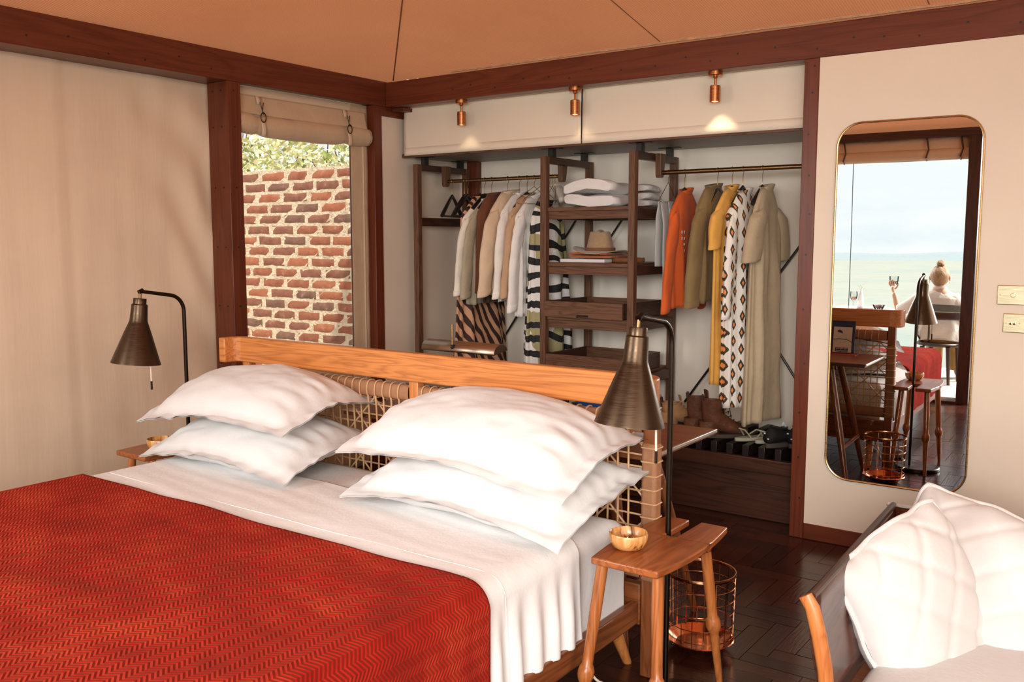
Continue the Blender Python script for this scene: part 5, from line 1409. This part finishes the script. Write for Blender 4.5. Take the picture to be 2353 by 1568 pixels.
M().grid(lambda u, v: (3.345+u*1.25, -0.955-0.03*(1-v)*0+0.012*math.sin(v*PI), 0.20+v*0.30), 20, 8).build('back_panel', MAT['beam_x'], db, ang=180, solid=.022)
BX(3.335,-0.972,0.500, 4.60,-0.940,0.507).build('back_cap', MAT['steel'], db, bevel=.002)
BX(3.40,-1.96,0.06, 4.58,-0.97,0.12).build('seat_frame', MAT['bedwood_x'], db, bevel=.004)
for x, y in ((3.37,-0.97),(4.58,-0.97),(4.58,-1.97)): M().tube([(x,y,0.30),(x+.01,y,0.2),(x,y,0)], [.018,.022,.015], 10).build('leg', MAT['bedwood_z'], db)
def quilt_mat():
    m, nt, b = newmat('quilted_white_cotton'); tc = nt.nodes.new('ShaderNodeTexCoord'); sp = nt.nodes.new('ShaderNodeSeparateXYZ'); nt.links.new(tc.outputs['UV'], sp.inputs[0])
    b.inputs['Base Color'].default_value = (0.73,0.72,0.71,1); b.inputs['Roughness'].default_value = 0.9; b.inputs['Sheen Weight'].default_value = 0.1
    h = noise_n(nt, coords(nt), 30, 4); bump_n(nt, b, h, 0.12, 0.01); return m
MAT['quilt'] = quilt_mat()
def cushion(label, c, L_, W_, T_, mat4, seed, sag=0.0, q=0.13):
    nu = 64
    t = thing('quilted_cushion', label, 'cushion', c, 'white quilted cushions on the daybed')
    m = M(); hx, hy = L_/2, W_/2
    def prof(a, b):
        k = max(0,1-abs(a)**3.0)*max(0,1-abs(b)**3.0)
        return T_/2*k**0.5
    def outl(a, b):
        return (a*hx*(1-0.05*b*b)+0.010*nz(b*3+seed,a,1), b*hy*(1-0.05*a*a)+0.010*nz(a*3,b+seed,5))
    def surf(sg):
        def fn(u, v):
            a, b = math.sin((2*u-1)*PI/2), math.sin((2*v-1)*PI/2)
            x, y = outl(a, b); t_ = prof(a, b)
            p, r_ = (x+y)*0.7071, (x-y)*0.7071
            dp = abs((p/q+.5) % 1-.5)*q; dr = abs((r_/q+.5) % 1-.5)*q
            groove = 0.007*(math.exp(-(dp/0.011)**2)+math.exp(-(dr/0.011)**2))*min(1,t_/0.03)
            pk = 0.004*nz(x*18+seed,y*18)*min(1,t_/.02)*max(0,abs(a)-.6)*2
            return (x, y, sg*(max(t_,0.004)-groove)+0.010*nz(x*5+seed,y*5,2)+pk+sag*a*b)
        return fn
    m.grid(surf(1), nu, nu); m.grid(surf(-1), nu, nu)
    for f in range(nu*nu, 2*nu*nu): m.f[f] = tuple(reversed(m.f[f]))
    X = Matrix.Translation(c) @ mat4
    m.xf(X).build('cover', MAT['quilt'], t, ang=180, weld=True)
    P = []
    for i in range(120):
        a_ = i/120*4; s_ = int(a_); f = (a_-s_)*2-1; f = math.sin(f*PI/2)
        a, b = ((f,-1),(1,f),(-f,1),(-1,-f))[s_]
        x, y = outl(a, b); P.append(Vector((x*1.012,y*1.012,0.010*nz(x*5+seed,y*5,2)+sag*a*b+0.004*math.sin(i*.7+seed))))
    M().tube(P, 0.0075, 8, closed=True).xf(X).build('piping', MAT['quilt'], t)
    return t
def frame_of(nrm, up, spin=0):
    n_ = Vector(nrm).normalized(); u = Vector(up); x = u.cross(n_).normalized(); y = n_.cross(x)
    return (Matrix((x, y, n_)).transposed().to_4x4()) @ Matrix.Rotation(R(spin),4,'Z')
cushion('white quilted cushion leaning against the side panel of the daybed, nearest the bed', (3.560,-1.42,0.285), 0.52, 0.60, 0.22, frame_of((0.86,-0.38,0.33),(0,0,1),16), 1.3, 0.015)
cushion('white quilted cushion leaning on the back of the daybed, at the right edge', (3.645,-1.165,0.320), 0.58, 0.56, 0.22, frame_of((-0.10,-0.78,0.55),(0,0,1),-14), 4.4, -0.01)
sc_ = rounded_slab(3.46,-1.93,0.1205,4.55,-0.99,0.215,0.05,0.02)
tag(sc_.build('seat_cushion', MAT['white'], org=(3.9,-1.5,.1205), ang=60, weld=True), 'thick white seat mattress on the daybed', 'cushion')

# ------------------------------------------------------------------ the deck outside, seen in the mirror
dkm = [wood('weathered_deck_%d' % k, a, b_, 1, 0.8, 0.2, 9) for k, (a, b_) in enumerate((((0.36,0.33,0.29),(0.50,0.47,0.43)),((0.32,0.29,0.25),(0.46,0.42,0.38))))]
deck = S(BX(-0.6,-7.3,-0.16,5.4,-4.84,-0.05).build('deck', MAT['walnut_x']), 'weathered wooden deck outside the tent front', 'deck')
for i in range(42):
    x = -0.6+i*0.143
    BX(x,-7.3,-0.05,x+0.138,-4.842,-0.012).build('deck_plank', dkm[i%2], deck, smooth=False)
tb = thing('outdoor_table', 'white topped table on the deck, reflected in the mirror behind the headboard', 'table', (1.55,-6.2,-0.012))
M().lathe([(0,0.69),(.40,0.69),(.44,0.694),(.45,.705),(.44,.718),(0,.72)], (1.50,-6.15,0), 48, 1.05, 1.05).build('table_top', plain('white_stone',(0.80,0.79,0.77),0.3), tb)
M().tube([(1.50,-6.15,-.012),(1.50,-6.15,0.69)], .035, 14).build('pedestal', MAT['black'], tb)
M().lathe([(0,-.012),(.25,-.012),(.25,0.005),(.05,.02),(0,.02)], (1.50,-6.15,0), 32).build('base', MAT['black'], tb)
GL = glass('clear_glass', (0.96,0.97,0.97), 0.02)
WINE = plain('rose_wine',(0.62,0.22,0.10),0.1); DRINK = plain('dark_amber_drink',(0.10,0.022,0.008),0.1)
wg = thing('wine_glass', 'stemmed glass of pale rose wine standing on the white deck table', 'glass', (1.505,-6.10,0.72))
M().lathe([(0,0.001),(.032,.001),(.032,.004),(.005,.010),(.004,.075),(.012,.085),(.034,.115),(.040,.150),(.036,.190),(.0345,.190),(.038,.150),(.032,.117),(.008,.088),(0,.086)], (1.505,-6.10,.72), 28).build('bowl', GL, wg)
M().lathe([(0,.089),(.010,.091),(.031,.118),(.0345,.135),(0,.135)], (1.505,-6.10,.72), 24).build('wine', WINE, wg)
vs = thing('bud_vase', 'slim white tapered vase with a leafy sprig on the deck table', 'vase', (1.575,-6.12,.728))
M().lathe([(0,.001),(.036,.001),(.037,.01),(.030,.10),(.014,.185),(.012,.215),(.010,.215),(.010,.19),(0,.18)], (1.575,-6.12,.728), 24).build('vessel', MAT['whitep'], vs)
M().tube([(1.575,-6.12,.90),(1.58,-6.12,.96),(1.565,-6.12,.985)], .0018, 5).build('stem', LM[1], vs)
for k in range(6):
    a = k*1.1; c0 = Vector((1.577+.012*math.cos(a),-6.12+.012*math.sin(a),.935+k*.009)); d_ = Vector((math.cos(a),math.sin(a),.6))*.016
    M().add([c0,c0+d_+Vector((0,.006,0)),c0+d_*2,c0+d_-Vector((0,.006,0))],[(0,1,2,3)]).build('leaf', LM[1], vs, smooth=False, solid=.001)
tr = thing('serving_tray', 'thin dark tray under the vase on the deck table', 'tray', (1.55,-6.11,.72))
BX(1.535,-6.20,.7205,1.70,-6.05,.7275).build('panel', MAT['walnut_x'], tr, bevel=.002)
sk = thing('snack_bowl', 'small glass bowl of reddish nuts on the deck table', 'bowl', (1.775,-6.08,.72))
M().lathe([(0,.001),(.040,.001),(.052,.02),(.066,.055),(.063,.055),(.049,.021),(.038,.006),(0,.006)], (1.775,-6.08,.72), 28).build('vessel', GL, sk)
m = M()
for k in range(90):
    a, r_ = random.uniform(0,6.28), .045*math.sqrt(random.random()); m.lathe([(0,-.007),(.006,-.004),(.007,.001),(.004,.006),(0,.007)], (1.775+math.cos(a)*r_,-6.08+math.sin(a)*r_,.735+random.uniform(0,.035)), 6)
tag(m.build('nuts', plain('red_nuts',(0.22,0.06,0.04),.5), sk), kind='stuff')
# chair
ch = thing('swivel_chair', 'dark round-seat armchair on the deck under the seated woman, seen in the mirror', 'chair', (2.44,-6.05,-.012))
M().lathe([(0,.372),(.20,.372),(.225,.385),(.228,.400),(.215,.412),(0,.412)], (2.42,-6.06,0), 40, 1.08, .95).build('seat', MAT['dark_x'], ch)
def cback(u, v):
    a = R(30)+u*R(120)
    return (2.46-math.cos(a)*0.235*1.0, -6.02+math.sin(a)*0.185, 0.655+v*0.075+0.006*math.sin(u*PI))
M().grid(cback, 24, 4).build('backrest', MAT['dark_x'], ch, ang=180, solid=.018)
M().grid(lambda u, v: tuple(Vector(cback(u,v))+Vector((0,0,.082))), 24, 4).build('backrest_pad', fabric('grey_back_cloth',(0.13,0.12,0.10),.9,600,20,.2,.1), ch, ang=180, solid=.016)
for s_ in (-1,1):
    x = 2.46+s_*0.20
    P = [(x,-5.93,.70),(x+s_*.06,-5.93,.60),(x+s_*.065,-5.95,.49),(x+s_*.03,-5.98,.425),(x-s_*.02,-6.02,.405)]
    M().tube(P, .010, 8).build('arm_loop', MAT['bronze'], ch)
    M().tube([(x-s_*.05,-5.90,.70),(x-s_*.055,-5.90,.55),(x-s_*.05,-5.93,.41)], .009, 8).build('back_strut', MAT['bronze'], ch)
for x, y in ((2.52,-5.87),(2.27,-5.90),(2.56,-6.20),(2.30,-6.22)): M().tube([(x-.01,y,.375),(x,y+.006,.18),(x+.01,y+.01,-.012)], [.024,.020,.014], 10).build('leg', MAT['dark_z'], ch)

# ------------------------------------------------------------------ the woman on the deck
SKIN = fabric('skin',(0.56,0.33,0.22),0.5,0,20,.05,.04,0.05)
def skin_mesh(name, verts, edges, rad, mat, parent, lv=2):
    o0 = ORG[parent.name]
    me = bpy.data.meshes.new(name); me.from_pydata([Vector(v)-o0 for v in verts], edges, []); me.update()
    me.materials.append(mat); o = bpy.data.objects.new(name, me); C.objects.link(o); o.parent = parent; ORG[o.name] = o0
    o.modifiers.new('skin','SKIN')
    for i, r_ in enumerate(rad):
        sv = me.skin_vertices[0].data[i]; sv.radius = r_ if isinstance(r_, tuple) else (r_, r_); sv.use_root = (i == 0)
    s_ = o.modifiers.new('sub','SUBSURF'); s_.levels = lv; s_.render_levels = lv
    md = o.modifiers[0]; md.use_smooth_shade = True
    return o
wy = -6.06
wm = thing('person', 'seated woman in the mirror, pale shirt, blond bun, raising a glass', 'person', (2.40,wy,.41))
V = [(2.40,wy,.50),(2.395,wy+.01,.66),(2.385,wy+.01,.82),(2.378,wy,.905),(2.372,wy-.005,.985),(2.370,wy-.012,1.06),(2.368,wy-.015,1.115),(2.367,wy-.010,1.165),
     (2.235,wy,.875),(2.09,wy-.02,.78),(1.965,wy-.06,.715),(1.938,wy-.07,.82),(1.912,wy-.07,.91),
     (2.525,wy,.870),(2.585,wy+.01,.74),(2.605,wy-.0,.625),(2.57,wy-.13,.575),(2.53,wy-.24,.585),
     (2.31,wy-.02,.49),(2.30,wy-.30,.47),(2.29,wy-.40,.24),(2.29,wy-.40,.05),(2.29,wy-.50,.02),
     (2.49,wy-.02,.49),(2.52,wy-.30,.47),(2.53,wy-.40,.24),(2.53,wy-.40,.05),(2.53,wy-.50,.02)]
E_ = [(0,1),(1,2),(2,3),(3,4),(4,5),(5,6),(6,7),(3,8),(8,9),(9,10),(10,11),(11,12),(3,13),(13,14),(14,15),(15,16),(16,17),(0,18),(18,19),(19,20),(20,21),(21,22),(0,23),(23,24),(24,25),(25,26),(26,27)]
RD = [(.15,.11),(.125,.085),(.135,.09),(.09,.07),.045,.068,.085,.065,.055,.043,.034,.032,.024,.055,.043,.034,.030,.024,.085,.075,.055,.036,.03,.085,.075,.055,.036,.03]
skin_mesh('body', V, E_, RD, SKIN, wm)
# hand holding the glass: palm and five fingers
gx, gy, gz_ = 1.905, wy-.085, 1.035
hv = [(1.912,wy-.07,.905),(1.900,wy-.068,.945),(1.896,wy-.066,.975)]
skin_mesh('hand_palm', hv, [(0,1),(1,2)], [(.022,.018),(.030,.018),(.034,.018)], SKIN, wm)
fingers = [([(1.885,wy-.055,.975),(1.868,wy-.045,1.000),(1.862,wy-.060,1.022),(1.866,wy-.080,1.036)], .0085),
           ([(1.895,wy-.050,.982),(1.885,wy-.036,1.008),(1.880,wy-.042,1.034),(1.880,wy-.060,1.050)], .009),
           ([(1.906,wy-.048,.982),(1.902,wy-.034,1.008),(1.900,wy-.038,1.034),(1.899,wy-.054,1.052)], .009),
           ([(1.916,wy-.050,.978),(1.918,wy-.038,1.000),(1.918,wy-.040,1.022),(1.917,wy-.056,1.038)], .008),
           ([(1.920,wy-.070,.945),(1.944,wy-.078,.972),(1.950,wy-.086,1.000),(1.946,wy-.092,1.020)], .0095)]
for P, r_ in fingers: skin_mesh('finger', P, [(0,1),(1,2),(2,3)], [r_*1.1,r_,r_*.95,r_*.75], SKIN, wm, 1)
lv = [(2.53,wy-.24,.585),(2.515,wy-.28,.580),(2.505,wy-.31,.572)]
skin_mesh('hand_palm', lv, [(0,1),(1,2)], [(.022,.016),(.034,.015),(.034,.014)], SKIN, wm)
for k in range(4):
    x = 2.478+k*.018; skin_mesh('finger', [(x,wy-.315,.572),(x-.004,wy-.345,.568),(x-.006,wy-.372,.556),(x-.007,wy-.385,.546)], [(0,1),(1,2),(2,3)], [.009,.0085,.008,.0065], SKIN, wm, 1)
skin_mesh('finger', [(2.475,wy-.28,.575),(2.452,wy-.30,.572),(2.442,wy-.325,.566)], [(0,1),(1,2)], [.010,.009,.007], SKIN, wm, 1)
# hair, bun, ears, earrings
hairm, nt, b = newmat('blond_hair'); n_ = noise_n(nt, coords(nt,(60,60,8)), 3, 3); nt.links.new(ramp_n(nt, n_, [(.3,(0.17,0.085,0.032)),(.7,(0.46,0.27,0.12))]), b.inputs['Base Color']); b.inputs['Roughness'].default_value = .5; bump_n(nt, b, n_, .5, .01)
def hair(u, v):
    a = u*2*PI; p = v*PI*0.80
    r_ = math.sin(p)*(1-.10*max(0,v-.6)*2.5)
    fr = max(0,-math.sin(a))
    cut = 1-0.40*fr*(v > .45)*min(1,(v-.45)*4)
    return (2.368+math.cos(a)*r_*0.094, wy-.008+math.sin(a)*r_*0.104*cut+(.01*v), 1.100+math.cos(p)*0.112+0.004*math.sin(a*9+v*7))
M().grid(hair, 36, 20, cu=True).build('hair', hairm, wm, ang=180)
def bun(u, v):
    a, p = u*2*PI, v*PI; r_ = .042*(1+.08*math.sin(3*p+2*a))
    return (2.372+math.cos(a)*math.sin(p)*r_, wy+.005+math.sin(a)*math.sin(p)*r_*.9, 1.228+math.cos(p)*r_*.85)
M().grid(bun, 22, 14, cu=True).build('bun', hairm, wm, ang=180)
for s_ in (-1,1):
    M().lathe([(0,-.030),(.012,-.024),(.017,0),(.014,.020),(0,.030)], (2.368+s_*.096,wy-.020,1.078), 12, .55, 1).build('ear', SKIN, wm, ang=180)
    M().tube([(2.368+s_*.097+.002*math.cos(a),wy-.020+.012*math.cos(a),1.034+.013*math.sin(a)) for a in [i*PI/8 for i in range(16)]], .0025, 6, closed=True).build('earring', MAT['brass'], wm)
M().lathe([(0,-.014),(.010,-.008),(.012,.002),(.007,.014),(0,.022)], (2.367,wy-.118,1.075), 10).build('nose', SKIN, wm, ang=180)
for s_ in (-1,1):
    M().lathe([(0,-.007),(.009,-.004),(.011,0),(.009,.004),(0,.007)], (2.367+s_*.030,wy-.100,1.095), 12, 1.1, .6).build('eye', MAT['whitep'], wm, ang=180)
M().tube([(2.345,wy-.097,1.030),(2.367,wy-.108,1.027),(2.389,wy-.097,1.030)], [.003,.006,.003], 8).build('mouth', MAT['coral'], wm)
# shirt
SH = fabric('pale_linen_shirt',(0.74,0.66,0.58),.9,900,14,.35,.03,.1)
def shirt(u, v):
    a = u*2*PI; z = 0.425+v*0.53
    pr = [(0,.205,.140),(.2,.205,.135),(.45,.180,.118),(.7,.195,.122),(.84,.205,.112),(.93,.150,.090),(1,.062,.058)]
    for i in range(len(pr)-1):
        if v <= pr[i+1][0]+1e-9:
            f = (v-pr[i][0])/(pr[i+1][0]-pr[i][0]); w = pr[i][1]+(pr[i+1][1]-pr[i][1])*f; d = pr[i][2]+(pr[i+1][2]-pr[i][2])*f; break
    ca, sa = math.cos(a), math.sin(a)
    fo = .007*math.sin(8*a+nz(z*6)*4)*(1-v)+.006*nz(ca*4,sa*4,z*9)
    return (2.400-.028*v+(w+fo)*math.copysign(abs(ca)**.85,ca), wy+.005+(d+fo)*sa, z-(.03*abs(ca)**2 if v < .05 else 0)+.02*(v<.05))
M().grid(shirt, 44, 40, cu=True).build('shirt_body', SH, wm, ang=180, solid=.003)
M().grid(lambda u, v: (2.373+math.cos(u*2*PI)*(.066+.004*v), wy+math.sin(u*2*PI)*(.064+.004*v)-.004, .945+v*.040*(1.0+.2*math.sin(u*2*PI))), 28, 4, cu=True).build('shirt_collar', SH, wm, ang=180, solid=.004)
def tubecloth(P, R_, nm, seed):
    P = [Vector(p) for p in P]; m = M()
    n = len(P); k = 18; rr = []; pp = []
    for i in range(n-1):
        for s_ in range(5):
            f = s_/5; pp.append(P[i].lerp(P[i+1], f)); rr.append(R_[i]+(R_[i+1]-R_[i])*f+.005*nz(i*2+f*3, seed))
    pp.append(P[-1]); rr.append(R_[-1]); m.tube(pp, rr, k, cap=False)
    for j, p in enumerate(m.v): p += Vector((.004*nz(p.x*25,p.z*25,seed),.004*nz(p.y*25,p.z*25,seed+2),.003*nz(p.x*22,p.y*22,seed)))
    return m.build(nm, SH if nm.startswith('shirt') else TRO, wm, ang=180, solid=.003)
TRO = fabric('ochre_trousers',(0.42,0.235,0.07),.9,900,14,.3,.05,.1)
tubecloth([(2.27,wy,.89),(2.18,wy-.01,.845),(2.07,wy-.025,.77),(1.985,wy-.05,.725)], [.075,.078,.070,.064], 'shirt_sleeve', 1)
tubecloth([(2.49,wy,.885),(2.555,wy+.005,.80),(2.59,wy+.01,.73),(2.602,wy+.005,.68)], [.075,.075,.066,.060], 'shirt_sleeve', 4)
tubecloth([(2.32,wy+.03,.50),(2.31,wy-.16,.49),(2.30,wy-.34,.46),(2.29,wy-.41,.30),(2.29,wy-.40,.08)], [.125,.105,.092,.085,.080], 'trouser_leg', 2)
tubecloth([(2.48,wy+.03,.50),(2.50,wy-.16,.49),(2.52,wy-.34,.46),(2.53,wy-.40,.30),(2.535,wy-.39,.08)], [.125,.105,.092,.085,.080], 'trouser_leg', 6)
M().grid(lambda u, v: (2.40+math.cos(u*2*PI)*.185, wy+math.sin(u*2*PI)*.135, .414+v*.09), 30, 3, cu=True).build('trouser_seat', TRO, wm, ang=180, solid=.004)
# the glass she holds
tg = thing('tumbler', 'ribbed glass with a dark drink in the raised hand of the woman', 'glass', (gx,gy,.985))
m = M(); n = 40
prof = [(0,.0),(.026,.002),(.036,.018),(.046,.05),(.049,.10),(.0465,.10),(.043,.051),(.033,.020),(0,.010)]
m.lathe(prof, (gx,gy,.985), n)
for i, p in enumerate(m.v):
    if i % 2: q = p-Vector((gx,gy,p.z)); p -= q*.03
m.build('vessel', GL, tg)
M().lathe([(0,.011),(.032,.021),(.0415,.047),(0,.047)], (gx,gy,.985), 30).build('drink', DRINK, tg)

# ------------------------------------------------------------------ the plain far below
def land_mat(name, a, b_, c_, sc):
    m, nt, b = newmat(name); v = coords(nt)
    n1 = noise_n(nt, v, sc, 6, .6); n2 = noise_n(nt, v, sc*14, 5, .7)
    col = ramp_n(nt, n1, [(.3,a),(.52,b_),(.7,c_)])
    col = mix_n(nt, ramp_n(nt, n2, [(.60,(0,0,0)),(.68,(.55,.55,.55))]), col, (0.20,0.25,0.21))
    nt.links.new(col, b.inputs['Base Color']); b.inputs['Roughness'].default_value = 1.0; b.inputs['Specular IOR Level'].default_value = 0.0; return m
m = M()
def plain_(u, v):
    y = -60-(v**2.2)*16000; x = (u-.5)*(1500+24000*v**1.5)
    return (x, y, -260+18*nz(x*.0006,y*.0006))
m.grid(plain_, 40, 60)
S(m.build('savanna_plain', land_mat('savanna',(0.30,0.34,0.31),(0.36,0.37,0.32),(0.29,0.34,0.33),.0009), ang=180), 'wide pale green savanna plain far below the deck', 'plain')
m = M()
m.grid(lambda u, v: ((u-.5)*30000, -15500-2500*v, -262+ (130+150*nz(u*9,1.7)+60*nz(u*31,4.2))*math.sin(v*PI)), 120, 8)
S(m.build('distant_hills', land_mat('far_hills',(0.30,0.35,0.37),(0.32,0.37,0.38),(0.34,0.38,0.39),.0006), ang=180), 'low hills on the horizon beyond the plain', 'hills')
